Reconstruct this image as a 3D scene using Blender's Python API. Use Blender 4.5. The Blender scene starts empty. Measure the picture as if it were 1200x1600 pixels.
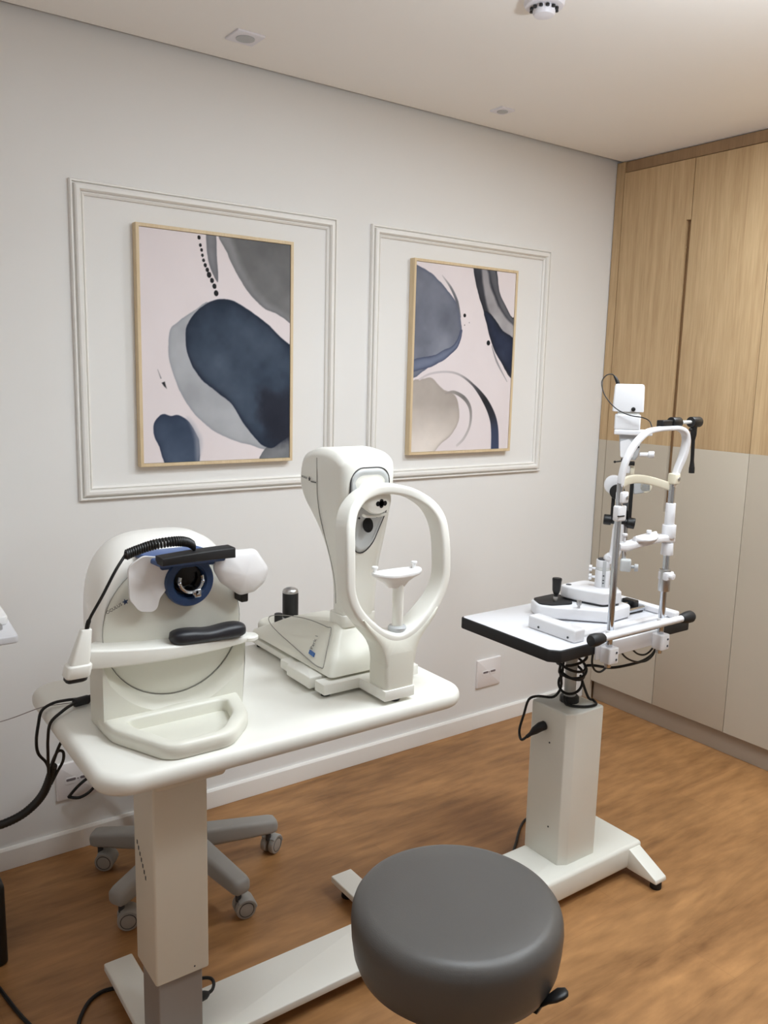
import bpy, bmesh, math, random
import numpy as np
from mathutils import Vector, Matrix
random.seed(4)
PI = math.pi
V = Vector
scene = bpy.context.scene
COL = scene.collection

# ------------------------------------------------------------------ materials
def lin(c):
    r = []
    for x in c[:3]:
        x /= 255.0
        r.append(x / 12.92 if x <= 0.04045 else ((x + 0.055) / 1.055) ** 2.4)
    return (r[0], r[1], r[2], 1.0)

def mat(name, rgb, rough=0.5, metal=0.0, spec=0.5, var=0.04, scale=6.0, bump=0.0, bscale=200.0, coat=0.0, trans=0.0):
    m = bpy.data.materials.new(name); m.use_nodes = True
    nt = m.node_tree; b = nt.nodes['Principled BSDF']
    b.inputs['Roughness'].default_value = rough
    b.inputs['Metallic'].default_value = metal
    b.inputs['Specular IOR Level'].default_value = spec
    b.inputs['Coat Weight'].default_value = coat
    b.inputs['Subsurface Weight'].default_value = 0.0
    b.inputs['Transmission Weight'].default_value = trans
    tc = nt.nodes.new('ShaderNodeTexCoord')
    n = nt.nodes.new('ShaderNodeTexNoise'); n.inputs['Scale'].default_value = scale; n.inputs['Detail'].default_value = 4
    nt.links.new(tc.outputs['Object'], n.inputs['Vector'])
    r = nt.nodes.new('ShaderNodeValToRGB')
    c = lin(rgb)
    r.color_ramp.elements[0].position = 0.3; r.color_ramp.elements[1].position = 0.7
    r.color_ramp.elements[0].color = tuple(x * (1 - var) for x in c[:3]) + (1,)
    r.color_ramp.elements[1].color = tuple(min(1, x * (1 + var)) for x in c[:3]) + (1,)
    nt.links.new(n.outputs['Fac'], r.inputs['Fac']); nt.links.new(r.outputs['Color'], b.inputs['Base Color'])
    if bump > 0:
        n2 = nt.nodes.new('ShaderNodeTexNoise'); n2.inputs['Scale'].default_value = bscale; n2.inputs['Detail'].default_value = 3
        nt.links.new(tc.outputs['Object'], n2.inputs['Vector'])
        bp = nt.nodes.new('ShaderNodeBump'); bp.inputs['Strength'].default_value = bump; bp.inputs['Distance'].default_value = 0.002
        nt.links.new(n2.outputs['Fac'], bp.inputs['Height']); nt.links.new(bp.outputs['Normal'], b.inputs['Normal'])
    return m

def wood(name, dark, light, stretch, rough=0.5, scale=1.0, contrast=(0.3, 0.72), planks=None, bump=0.05, spec=0.5):
    m = bpy.data.materials.new(name); m.use_nodes = True
    nt = m.node_tree; b = nt.nodes['Principled BSDF']; b.inputs['Roughness'].default_value = rough
    b.inputs['Specular IOR Level'].default_value = spec
    N, Lk = nt.nodes.new, nt.links.new
    tc = N('ShaderNodeTexCoord'); mp = N('ShaderNodeMapping'); mp.inputs['Scale'].default_value = stretch
    Lk(tc.outputs['Object'], mp.inputs['Vector'])
    n1 = N('ShaderNodeTexNoise'); n1.inputs['Scale'].default_value = scale; n1.inputs['Detail'].default_value = 8; n1.inputs['Distortion'].default_value = 0.6
    n1.inputs['Roughness'].default_value = 0.62
    Lk(mp.outputs['Vector'], n1.inputs['Vector'])
    n2 = N('ShaderNodeTexNoise'); n2.inputs['Scale'].default_value = scale * 6; n2.inputs['Detail'].default_value = 3
    Lk(mp.outputs['Vector'], n2.inputs['Vector'])
    mx = N('ShaderNodeMath'); mx.operation = 'MULTIPLY_ADD'; mx.inputs[1].default_value = 0.35
    Lk(n2.outputs['Fac'], mx.inputs[0])
    sc = N('ShaderNodeMath'); sc.operation = 'MULTIPLY'; sc.inputs[1].default_value = 0.68; Lk(n1.outputs['Fac'], sc.inputs[0])
    Lk(sc.outputs[0], mx.inputs[2])
    r = N('ShaderNodeValToRGB'); e = r.color_ramp.elements
    e[0].position, e[1].position = contrast; e[0].color = lin(dark); e[1].color = lin(light)
    Lk(mx.outputs[0], r.inputs['Fac'])
    last = r.outputs['Color']
    if planks:
        br = N('ShaderNodeTexBrick'); br.inputs['Scale'].default_value = 1.0
        br.inputs['Brick Width'].default_value = planks[0]; br.inputs['Row Height'].default_value = planks[1]
        br.inputs['Mortar Size'].default_value = 0.0008; br.inputs['Mortar Smooth'].default_value = 0.1
        br.offset = 0.37
        br.inputs['Color1'].default_value = (0.94, 0.94, 0.94, 1); br.inputs['Color2'].default_value = (1.05, 1.04, 1.03, 1)
        br.inputs['Mortar'].default_value = (0.84, 0.82, 0.80, 1)
        Lk(tc.outputs['Object'], br.inputs['Vector'])
        mm = N('ShaderNodeMix'); mm.data_type = 'RGBA'; mm.blend_type = 'MULTIPLY'; mm.inputs[0].default_value = 1.0
        Lk(last, mm.inputs[6]); Lk(br.outputs['Color'], mm.inputs[7]); last = mm.outputs[2]
    Lk(last, b.inputs['Base Color'])
    if bump:
        bp = N('ShaderNodeBump'); bp.inputs['Strength'].default_value = bump; bp.inputs['Distance'].default_value = 0.001
        Lk(mx.outputs[0], bp.inputs['Height']); Lk(bp.outputs['Normal'], b.inputs['Normal'])
    return m

M = dict(
    wall=mat('wall_paint', (229, 228, 226), 0.85, spec=0.2, var=0.012, scale=1.5, bump=0.05, bscale=350),
    ceil=mat('ceiling_paint', (240, 237, 233), 0.9, spec=0.2, var=0.012, scale=1.5),
    gap=mat('shadow_gap_paint', (150, 146, 142), 0.9),
    trim=mat('moulding_paint', (232, 230, 226), 0.5, var=0.01),
    base=mat('baseboard_white', (238, 236, 232), 0.4, var=0.01),
    floor=wood('vinyl_floor', (118, 81, 47), (186, 138, 89), (.9, 4.0, 1), 0.42, 1.3, (0.34, 0.70), (1.22, 0.18), spec=0.4),
    oak=wood('oak_laminate', (168, 138, 100), (206, 178, 138), (26, 26, 1.3), 0.5, 1.0, (0.3, 0.7), bump=0.03),
    oakd=wood('oak_laminate_edge_shade', (140, 112, 82), (168, 138, 104), (26, 26, 1.3), 0.5, 1.0, bump=0.03),
    greige=mat('greige_laminate', (186, 176, 160), 0.55, var=0.015, scale=3),
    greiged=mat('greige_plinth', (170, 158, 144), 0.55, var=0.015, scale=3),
    frame=wood('frame_wood', (200, 176, 138), (220, 200, 166), (30, 30, 3), 0.5, 1.0),
    device=mat('device_ivory_plastic', (223, 222, 211), 0.38, var=0.008, scale=3, bump=0.03, bscale=900),
    device2=mat('device_white_plastic', (233, 232, 225), 0.35, var=0.008, scale=3),
    shell=mat('device_shell_white', (246, 245, 240), 0.35, var=0.006, scale=3),
    tabletop=mat('ivory_table_coating', (230, 229, 222), 0.42, var=0.01, scale=3),
    column=mat('ivory_column_coating', (220, 213, 198), 0.5, var=0.01, scale=3),
    inner=mat('grey_column_inner', (150, 142, 136), 0.45, var=0.02),
    white=mat('white_lacquer', (238, 238, 238), 0.3, var=0.006),
    slitwhite=mat('slit_lamp_white', (224, 224, 227), 0.3, var=0.006),
    basewhite=mat('pedestal_coating', (226, 226, 218), 0.4, var=0.01),
    cream=mat('cream_rubber', (222, 216, 196), 0.45),
    translucent=mat('milky_plastic', (242, 240, 240), 0.3, var=0.005, trans=0.12),
    laminate=mat('white_laminate', (224, 225, 230), 0.25, var=0.004),
    black=mat('black_plastic', (18, 18, 19), 0.45),
    rubber=mat('black_rubber', (22, 22, 24), 0.6),
    leatherb=mat('black_leatherette', (30, 30, 36), 0.42, bump=0.15, bscale=500),
    cable=mat('black_cable', (12, 12, 12), 0.5),
    greycable=mat('grey_thin_wire', (150, 140, 138), 0.5),
    chrome=mat('chrome', (196, 200, 206), 0.2, metal=1.0, var=0.01),
    silver=mat('brushed_silver', (190, 190, 190), 0.32, metal=1.0),
    polegrey=mat('pole_grey', (208, 210, 208), 0.38, metal=0.0),
    seat=mat('grey_leatherette', (86, 84, 82), 0.42, var=0.02, scale=8, bump=0.12, bscale=420, spec=0.5),
    chairgrey=mat('chair_grey_plastic', (158, 156, 152), 0.5),
    chairwheel=mat('caster_grey', (160, 156, 150), 0.45),
    blue=mat('navy_blue_plastic', (38, 62, 100), 0.35, var=0.03),
    bluel=mat('steel_blue_plastic', (74, 98, 146), 0.35, var=0.03),
    logoblue=mat('logo_blue', (58, 104, 168), 0.5),
    darkglass=mat('dark_lens', (6, 6, 7), 0.08),
    ink=mat('print_grey', (96, 95, 92), 0.6),
    inkd=mat('print_dark', (60, 62, 66), 0.6),
    seam=mat('seam_grey', (146, 144, 138), 0.6),
    seamd=mat('seam_dark', (52, 52, 54), 0.6),
    greyplastic=mat('light_grey_plastic', (176, 178, 180), 0.4),
    recess=mat('recess_grey', (190, 192, 192), 0.4),
    plate=mat('outlet_white', (236, 232, 232), 0.35, var=0.005),
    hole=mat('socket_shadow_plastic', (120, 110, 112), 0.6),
    fitting=mat('fitting_white', (226, 224, 230), 0.4, var=0.005),
)

# ------------------------------------------------------------------ object helpers
ORG = {}
def empty(name, loc, label, cat, group=None):
    o = bpy.data.objects.new(name, None); COL.objects.link(o)
    o.empty_display_size = 0.05
    o.location = loc; ORG[o] = V(loc)
    o['label'] = label; o['category'] = cat
    if group: o['group'] = group
    return o

def tag(o, label, cat, group=None):
    o['label'] = label; o['category'] = cat
    if group: o['group'] = group
    return o

def finish(name, bm, m, parent=None, xf=None, angle=38, loc=None, label=None, kind=None):
    if xf is not None:
        bm.transform(xf)
    org = ORG[parent] if parent is not None else V(loc) if loc is not None else V((0, 0, 0))
    if org.length > 0:
        bm.transform(Matrix.Translation(-org))
    bmesh.ops.recalc_face_normals(bm, faces=bm.faces[:])
    me = bpy.data.meshes.new(name); bm.to_mesh(me); bm.free()
    for mm in (m if isinstance(m, (list, tuple)) else [m]):
        me.materials.append(mm)
    me.shade_smooth()
    me.set_sharp_from_angle(angle=math.radians(angle))
    o = bpy.data.objects.new(name, me); COL.objects.link(o)
    if parent is not None:
        o.parent = parent; ORG[o] = org
    else:
        o.location = org; ORG[o] = org
    if label: o['label'] = label
    if kind: o['kind'] = kind
    return o

def structure(name, bm, m, **k):
    return finish(name, bm, m, kind='structure', **k)

# ------------------------------------------------------------------ geometry helpers
def new(): return bmesh.new()

def loft(bm, rings, caps=True, closed=True, wrap=False, mi=0):
    vs = [[bm.verts.new(p) for p in r] for r in rings]
    n = len(vs[0]); k = len(vs)
    for i in range(k if wrap else k - 1):
        a, b = vs[i], vs[(i + 1) % k]
        for j in range(n if closed else n - 1):
            f = bm.faces.new((a[j], a[(j + 1) % n], b[(j + 1) % n], b[j])); f.material_index = mi
    if caps and not wrap:
        for r in (vs[0], vs[-1]):
            f = bm.faces.new(r); f.material_index = mi
    return vs

def rpoly(pts, R, n=6):
    """polygon with rounded corners; R a number or a list"""
    out = []; k = len(pts)
    for i in range(k):
        p = V(pts[i]).to_2d(); a = V(pts[i - 1]).to_2d() - p; b = V(pts[(i + 1) % k]).to_2d() - p
        r = R[i] if isinstance(R, (list, tuple)) else R
        la, lb = a.length, b.length
        a.normalize(); b.normalize()
        ang = a.angle(b)
        if r <= 1e-6 or ang > PI - 0.02:
            out.append(tuple(p)); continue
        t = min(r / math.tan(ang / 2), la * 0.49, lb * 0.49); r2 = t * math.tan(ang / 2)
        c = p + (a + b).normalized() * (r2 / math.sin(ang / 2))
        s = p + a * t - c; e = p + b * t - c
        a0 = math.atan2(s.y, s.x); a1 = math.atan2(e.y, e.x)
        d = (a1 - a0 + PI) % (2 * PI) - PI
        for j in range(n + 1):
            th = a0 + d * j / n
            out.append((c.x + r2 * math.cos(th), c.y + r2 * math.sin(th)))
    return out

def rrect(x0, x1, y0, y1, R, n=6):
    return rpoly([(x0, y0), (x1, y0), (x1, y1), (x0, y1)], R, n)

def area2(p): return sum(p[i - 1][0] * p[i][1] - p[i][0] * p[i - 1][1] for i in range(len(p)))

def inset(poly, d):
    if abs(d) < 1e-9: return list(poly)
    s = 1 if area2(poly) > 0 else -1
    k = len(poly); out = []
    for i in range(k):
        p = V(poly[i]); e0 = p - V(poly[i - 1]); e1 = V(poly[(i + 1) % k]) - p
        if e0.length < 1e-9: e0 = e1
        if e1.length < 1e-9: e1 = e0
        n0 = V((-e0.y, e0.x)).normalized() * s; n1 = V((-e1.y, e1.x)).normalized() * s
        m = n0 + n1
        m = m / max(m.length_squared / 2, 0.5)
        out.append((p.x + m.x * d, p.y + m.y * d))
    return out

XY = lambda u, v, w: V((u, v, w))       # prism along z
XZ = lambda u, v, w: V((u, w, v))       # outline in x,z, extruded along y
YZ = lambda u, v, w: V((w, u, v))       # outline in y,z, extruded along x

def slab(bm, poly, w0, w1, r=0.003, seg=3, f=XY, r0=None, mi=0):
    r0 = r if r0 is None else r0
    rings = []
    if r0 > 0:
        for i in range(seg + 1):
            a = PI / 2 * i / seg
            rings.append([f(u, v, w0 + r0 * (1 - math.cos(a))) for u, v in inset(poly, r0 * (1 - math.sin(a)))])
    else:
        rings.append([f(u, v, w0) for u, v in poly])
    if r > 0:
        for i in range(seg + 1):
            a = PI / 2 * i / seg
            rings.append([f(u, v, w1 - r * (1 - math.sin(a))) for u, v in inset(poly, r * (1 - math.cos(a)))])
    else:
        rings.append([f(u, v, w1) for u, v in poly])
    return loft(bm, rings, mi=mi)

def box(bm, x0, x1, y0, y1, z0, z1, r=0.003, R=None, n=4, mi=0):
    r = min(r, (x1 - x0) * .49, (y1 - y0) * .49, (z1 - z0) * .49)
    slab(bm, rrect(x0, x1, y0, y1, max(R if R is not None else r, 1e-4), n), z0, z1, r, 3, mi=mi)

def catmull(pts, n=8, closed=False):
    P = [V(p) for p in pts]; out = []; k = len(P)
    rng = range(k) if closed else range(k - 1)
    for i in rng:
        if closed: a, b, c, d = P[i - 1], P[i], P[(i + 1) % k], P[(i + 2) % k]
        else: a, b, c, d = P[max(i - 1, 0)], P[i], P[i + 1], P[min(i + 2, k - 1)]
        for j in range(n):
            t = j / n
            out.append(0.5 * ((2 * b) + (c - a) * t + (2 * a - 5 * b + 4 * c - d) * t * t + (3 * b - a - 3 * c + d) * t ** 3))
    if not closed: out.append(P[-1])
    return out

def tube(bm, path, r, n=8, closed=False, mi=0):
    P = [V(p) for p in path]; k = len(P)
    rr = r if isinstance(r, (list, tuple)) else [r] * k
    T = []
    for i in range(k):
        a = P[i - 1] if (closed or i > 0) else P[0]; b = P[(i + 1) % k] if (closed or i < k - 1) else P[-1]
        T.append((b - a).normalized())
    up = V((0, 0, 1)) if abs(T[0].z) < 0.9 else V((1, 0, 0))
    nrm = (up - T[0] * up.dot(T[0])).normalized()
    rings = []
    for i in range(k):
        nrm = nrm - T[i] * nrm.dot(T[i])
        nrm = nrm.normalized() if nrm.length > 1e-6 else T[i].orthogonal().normalized()
        bi = T[i].cross(nrm)
        rings.append([P[i] + (nrm * math.cos(2 * PI * j / n) + bi * math.sin(2 * PI * j / n)) * rr[i] for j in range(n)])
    loft(bm, rings, wrap=closed, mi=mi)

def lathe(bm, prof, c, axis=(0, 0, 1), n=32, mi=0, sx=1.0, sy=1.0):
    ax = V(axis).normalized()
    u = V((1, 0, 0)) if abs(ax.x) < 0.9 else V((0, 1, 0))
    u = (u - ax * u.dot(ax)).normalized(); w = ax.cross(u); c = V(c)
    rings = [[c + ax * h + (u * math.cos(2 * PI * j / n) * sx + w * math.sin(2 * PI * j / n) * sy) * max(r, 1e-4) for j in range(n)] for r, h in prof]
    loft(bm, rings, mi=mi)

def rod(bm, p0, p1, r0, r1=None, bev=0.0015, n=20, mi=0):
    p0, p1 = V(p0), V(p1); L = (p1 - p0).length; r1 = r0 if r1 is None else r1
    b = min(bev, r0 * .5, r1 * .5, L * .4)
    lathe(bm, [(r0 - b, 0), (r0 - b * .3, b * .3), (r0, b), (r1, L - b), (r1 - b * .3, L - b * .3), (r1 - b, L)], p0, p1 - p0, n, mi)

def ball(bm, c, r, n=20, s=(1, 1, 1), mi=0):
    pr = [(r * math.sin(PI * i / 12), -r * math.cos(PI * i / 12)) for i in range(13)]
    k = len(bm.verts); lathe(bm, pr, (0, 0, 0), n=n, mi=mi)
    bm.verts.ensure_lookup_table()
    for v in bm.verts[k:]:
        v.co = V((v.co.x * s[0], v.co.y * s[1], v.co.z * s[2])) + V(c)

def text_bm(body, size, xf, extrude=0.0004, weight=0.0):
    cu = bpy.data.curves.new('lettering', 'FONT'); cu.body = body; cu.size = size; cu.extrude = extrude; cu.offset = weight
    cu.resolution_u = 4
    ob = bpy.data.objects.new('lettering', cu); COL.objects.link(ob)
    dg = bpy.context.evaluated_depsgraph_get(); dg.update()
    me = bpy.data.meshes.new_from_object(ob.evaluated_get(dg))
    bm = new(); bm.from_mesh(me); bm.transform(xf)
    bpy.data.objects.remove(ob); bpy.data.curves.remove(cu); bpy.data.meshes.remove(me)
    return bm

def frame_xf(o, ex, ey):
    ex = V(ex).normalized(); ey = V(ey); ey = (ey - ex * ey.dot(ex)).normalized(); ez = ex.cross(ey)
    m = Matrix((ex, ey, ez)).transposed().to_4x4(); m.translation = V(o)
    return m

def ngon(bm, pts, mi=0):
    f = bm.faces.new([bm.verts.new(p) for p in pts]); f.material_index = mi; return f

# ------------------------------------------------------------------ camera
cam = bpy.data.cameras.new('camera'); co = bpy.data.objects.new('camera', cam); COL.objects.link(co)
cam.sensor_fit = 'VERTICAL'; cam.sensor_height = 24.0; cam.lens = 1296.9 / 1600 * 24.0; cam.clip_start = 0.02
co.location = (-3.2148, -2.6914, 1.6052); co.rotation_euler = (1.4069, -0.0246, -0.6201)
scene.camera = co

# ------------------------------------------------------------------ room
XL, YF, H = -4.3, -5.0, 2.6
bm = new(); box(bm, XL - .1, 0.75, YF - .1, 0.1, -0.1, 0, 0); structure('floor', bm, M['floor'])
bm = new(); box(bm, XL, 0.7, 0, 0.1, 0, H + .1, 0); structure('wall_back', bm, M['wall'])
bm = new(); box(bm, XL - .1, XL, YF, 0.1, 0, H + .1, 0); structure('wall_left', bm, M['wall'])
bm = new(); box(bm, XL - .1, 0.75, YF - .1, YF, 0, H + .1, 0); structure('wall_front', bm, M['wall'])
bm = new(); box(bm, 0.65, 0.75, YF, 0, 0, H + .1, 0); structure('wall_right', bm, M['wall'])
bm = new(); box(bm, XL, 0.65, YF, -0.030, H, H + .012, 0); structure('ceiling', bm, M['ceil'])
bm = new(); box(bm, XL - .1, 0.75, YF - .1, 0.1, H + .1, H + .15, 0); structure('ceiling_slab', bm, M['gap'])
# baseboard
bm = new(); slab(bm, rpoly([(0, 0), (-.014, 0), (-.014, .066), (-.009, .074), (0, .074)], 0.002), XL, -0.05, 0, f=YZ, r0=0)
structure('baseboard_back', bm, M['base'])

# wall mouldings
def moulding(name, x0, x1, z0, z1):
    prof = [(0, 0), (0, .010), (.003, .0145), (.0075, .0145), (.0095, .005), (.0125, .005), (.0145, .017), (.019, .020), (.028, .021), (.032, .015), (.0335, .006), (.0365, .006), (.038, .0105), (.041, .0085), (.044, .006), (.044, 0)]
    bm = new()
    rings = []
    for sx, sz, cx, cz in ((1, 1, x0, z0), (-1, 1, x1, z0), (-1, -1, x1, z1), (1, -1, x0, z1)):
        rings.append([V((cx + sx * d, -h, cz + sz * d)) for d, h in prof])
    loft(bm, rings, caps=False, wrap=True, closed=False)
    return structure(name, bm, M['trim'], angle=20)
moulding('trim_1', -2.4764, -1.5238, 1.1841, 2.1646)
moulding('trim_2', -1.3714, -0.4039, 1.1841, 2.1646)

# ------------------------------------------------------------------ pictures (colours brushed per point, like a print)
def vnoise(u, v, f, seed):
    rs = np.random.RandomState(seed); g = rs.rand(64, 64)
    x = (u * f) % 63; y = (v * f) % 63
    xi = x.astype(int); yi = y.astype(int); fx = x - xi; fy = y - yi
    fx = fx * fx * (3 - 2 * fx); fy = fy * fy * (3 - 2 * fy)
    a = g[yi, xi]; b = g[yi, xi + 1]; c = g[yi + 1, xi]; d = g[yi + 1, xi + 1]
    return (a * (1 - fx) + b * fx) * (1 - fy) + (c * (1 - fx) + d * fx) * fy
def fbm(u, v, f, seed): return sum(vnoise(u, v, f * 2 ** k, seed + k) * 0.5 ** (k + 1) for k in range(4)) / 0.9375

def sdist(poly, X, Y):
    """signed distance, positive inside"""
    p = [V((a, b * 1.364)) for a, b in poly]; Yc = Y * 1.364
    d = np.full(X.shape, 1e9); ins = np.zeros(X.shape, bool)
    for i in range(len(p)):
        a, b = p[i - 1], p[i]; ex, ey = b.x - a.x, b.y - a.y; L2 = ex * ex + ey * ey + 1e-12
        t = np.clip(((X - a.x) * ex + (Yc - a.y) * ey) / L2, 0, 1)
        d = np.minimum(d, (X - a.x - t * ex) ** 2 + (Yc - a.y - t * ey) ** 2)
        cond = (a.y > Yc) != (b.y > Yc)
        xi = ex * (Yc - a.y) / (ey if abs(ey) > 1e-12 else 1e-12) + a.x
        ins ^= cond & (X < xi)
    d = np.sqrt(d); return np.where(ins, d, -d)

def smoothpoly(poly, n=4): return [(q.x, q.y) for q in catmull([(a, b, 0) for a, b in poly], n, closed=True)]
def sst(x, a, b):
    t = np.clip((x - a) / (b - a), 0, 1); return t * t * (3 - 2 * t)

class Paint:
    def __init__(s, nu, nv):
        u = (np.arange(nu) + .5) / nu; v = (np.arange(nv) + .5) / nv
        s.U, s.Vv = np.meshgrid(u, v); s.img = np.zeros((nv, nu, 3)); s.img[:] = (223, 214, 216)
        s.img += (fbm(s.U, s.Vv, 6, 3)[..., None] - .5) * 6
    def blend(s, mask, c):
        s.img = s.img * (1 - mask[..., None]) + np.asarray(c, float) * mask[..., None]
    def shape(s, poly, c, rim=None, rimw=.02, soft=.004, wash=14, seed=1, alpha=1.0, wob=.006, smooth=True, grad=None):
        d = sdist(smoothpoly(poly) if smooth else poly, s.U, s.Vv) + (fbm(s.U, s.Vv, 14, seed + 9) - .5) * 2 * wob
        m = sst(d, -soft, soft) * alpha
        col = np.zeros_like(s.img); col[:] = c
        n = fbm(s.U + .3, s.Vv * 1.36, 5, seed) - .5
        col += n[..., None] * 2 * wash
        if grad is not None: col += grad(s.U, s.Vv)[..., None] * np.array((1, 1, 1.0))
        if rim is not None:
            k = np.exp(-np.clip(d, 0, 1) / rimw) * (0.6 + 0.8 * fbm(s.U, s.Vv, 8, seed + 5))
            k = np.clip(k, 0, 1)[..., None]
            col = col * (1 - k) + np.array(rim, float) * k
        s.blend(m, col)
    def dot(s, u, v, ru, rv, c):
        q = ((s.U - u) / ru) ** 2 + ((s.Vv - v) / rv) ** 2
        s.blend(1 - sst(q, .75, 1.15), c)
    def stroke(s, pts, w, c, soft=.004, alpha=None):
        P = catmull([(a, b * 1.364, 0) for a, b in pts], 10); k = len(P)
        best = np.full(s.U.shape, 1e9); ww = np.zeros(s.U.shape); tt = np.zeros(s.U.shape)
        for i in range(k - 1):
            a, b = P[i], P[i + 1]; ex, ey = b.x - a.x, b.y - a.y; L2 = ex * ex + ey * ey + 1e-12
            t = np.clip(((s.U - a.x) * ex + (s.Vv * 1.364 - a.y) * ey) / L2, 0, 1)
            d = np.sqrt((s.U - a.x - t * ex) ** 2 + (s.Vv * 1.364 - a.y - t * ey) ** 2)
            f = (i + t) / (k - 1); hit = d < best
            best = np.where(hit, d, best); tt = np.where(hit, f, tt)
        xs = np.linspace(0, 1, len(w)); ww = np.interp(tt, xs, w)
        m = sst(ww - best, -soft, soft)
        cc = np.stack([np.interp(tt, np.linspace(0, 1, len(c)), [q[i] for q in c]) for i in range(3)], -1)
        if alpha is not None: m = m * np.interp(tt, np.linspace(0, 1, len(alpha)), alpha)
        s.blend(m, cc)

p1 = Paint(290, 396)
p1.shape([(0.532, 1.03), (0.558, 0.935), (0.609, 0.863), (0.695, 0.776), (0.809, 0.708), (0.893, 0.686), (1.14, 0.64), (1.14, 1.03)], (132, 132, 134), (104, 104, 108), .012, wash=22, seed=4)
p1.shape([(0.60, 1.05), (0.635, 0.93), (0.70, 0.83), (0.80, 0.745), (0.90, 0.705), (1.08, 0.68), (1.08, 1.05)], (102, 102, 103), soft=.03, wash=20, seed=6, wob=.02)
p1.shape([(0.422, 1.03), (0.479, 1.03), (0.486, 0.914), (0.495, 0.805), (0.462, 0.833), (0.43, 0.89), (0.418, 0.949)], (124, 124, 128), (96, 96, 102), .012, wash=24, seed=8)
for i, (a, b) in enumerate([(0.372, 0.986), (0.38, 0.954), (0.388, 0.934), (0.393, 0.912), (0.4, 0.891), (0.411, 0.871), (0.424, 0.852), (0.435, 0.831), (0.454, 0.808), (0.47, 0.784), (0.481, 0.754)]):
    r = [.011, .0095, .0095, .009, .0095, .011, .012, .0155, .0135, .014, .0155][i]
    p1.dot(a, b, r, r * .86, (22, 22, 25))
p1.shape([(0.177, 0.584), (0.236, 0.621), (0.324, 0.665), (0.445, 0.711), (0.536, 0.572), (0.862, 0.145), (0.845, 0.048), (0.811, 0.046), (0.694, 0.071), (0.547, 0.106), (0.437, 0.151), (0.331, 0.215), (0.243, 0.308), (0.194, 0.389), (0.17, 0.459), (0.168, 0.519)], (166, 168, 173), (146, 148, 154), .01, wash=18, seed=11)
p1.shape([(0.828, 0.051), (1.05, 0.16), (1.05, -0.03), (0.79, -0.02)], (128, 130, 134), (100, 102, 106), .02, wash=26, seed=15)
p1.shape([(0.278, 0.573), (0.294, 0.613), (0.354, 0.671), (0.445, 0.716), (0.522, 0.73), (0.6, 0.724), (0.695, 0.692), (0.81, 0.645), (0.91, 0.59), (1.14, 0.44), (1.14, 0.20), (0.94, 0.076), (0.845, 0.05), (0.743, 0.103), (0.677, 0.159), (0.629, 0.213), (0.565, 0.273), (0.471, 0.32), (0.379, 0.371), (0.313, 0.442), (0.284, 0.502)], (52, 64, 81), (27, 36, 53), .022, wash=30, seed=21)
p1.shape([(0.777, 0.333), (0.912, 0.323), (1.06, 0.312), (1.06, 0.11), (0.914, 0.085), (0.811, 0.13), (0.777, 0.245)], (36, 39, 52), soft=.05, wash=12, seed=25, wob=.05, alpha=.9)
p1.shape([(0.062, 0.146), (0.073, 0.186), (0.124, 0.216), (0.175, 0.208), (0.226, 0.211), (0.293, 0.179), (0.345, 0.121), (0.359, 0.083), (0.343, -0.02), (0.155, -0.02), (0.099, 0.073), (0.071, 0.11)], (60, 73, 94), (40, 50, 72), .015, wash=24, seed=31)
p1.shape([(0.28, 0.20), (0.345, 0.15), (0.375, 0.083), (0.352, -0.02), (0.335, -0.02), (0.33, 0.1)], (168, 170, 180), soft=.02, alpha=.6, seed=33)
p1.shape([(0.121, 0.353), (0.14, 0.358), (0.152, 0.328), (0.136, 0.338)], (40, 40, 44), seed=2, wob=.002, smooth=False)
p1.stroke([(0.098, 0.41), (0.117, 0.373)], [.001, .003], [(150, 146, 148), (110, 108, 112)])

p2 = Paint(290, 396)
p2.shape([(-0.05, 1.0), (0.0, 0.983), (0.107, 0.961), (0.218, 0.917), (0.316, 0.862), (0.4, 0.806), (0.437, 0.746), (0.459, 0.667), (0.454, 0.622), (0.417, 0.567), (0.339, 0.521), (0.245, 0.483), (0.136, 0.455), (-0.05, 0.43)], (112, 116, 129), (84, 90, 110), .014, wash=26, seed=41, grad=lambda u, v: np.clip(0.68 - v, -.05, .3) * 70)
p2.shape([(0.443, 0.662), (0.429, 0.63), (0.383, 0.584), (0.288, 0.551), (0.164, 0.517), (-0.05, 0.486), (-0.05, 0.43), (0.136, 0.455), (0.245, 0.483), (0.339, 0.521), (0.417, 0.567), (0.454, 0.622), (0.463, 0.663)], (112, 120, 142), (62, 70, 94), .012, wash=18, seed=44)
p2.stroke([(0.247, 0.944), (0.335, 0.885), (0.40, 0.815), (0.44, 0.735)], [.003, .010, .013, .004], [(170, 164, 166), (120, 120, 124), (96, 98, 106), (110, 112, 120)], alpha=[.5, 1, 1, 1])
p2.shape([(0.556, 1.04), (0.591, 0.905), (0.669, 0.783), (0.729, 0.677), (0.789, 0.587), (0.866, 0.515), (1.06, 0.40), (1.06, 0.744), (0.985, 0.752), (0.911, 0.813), (0.833, 0.892), (0.764, 1.04)], (62, 63, 70), (36, 38, 46), .02, wash=22, seed=51)
p2.shape([(0.70, 1.05), (0.76, 1.05), (0.833, 0.892), (0.911, 0.813), (0.985, 0.752), (1.06, 0.74), (1.06, 0.70), (0.9, 0.77), (0.77, 0.9)], (98, 98, 104), (70, 72, 78), .01, wash=16, seed=52)
p2.shape([(0.625, 1.05), (0.694, 1.0), (0.744, 0.905), (0.86, 0.783), (1.05, 0.679), (1.05, 0.6), (0.888, 0.674), (0.757, 0.751), (0.679, 0.865)], (164, 161, 164), soft=.014, wash=36, seed=55)
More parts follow.
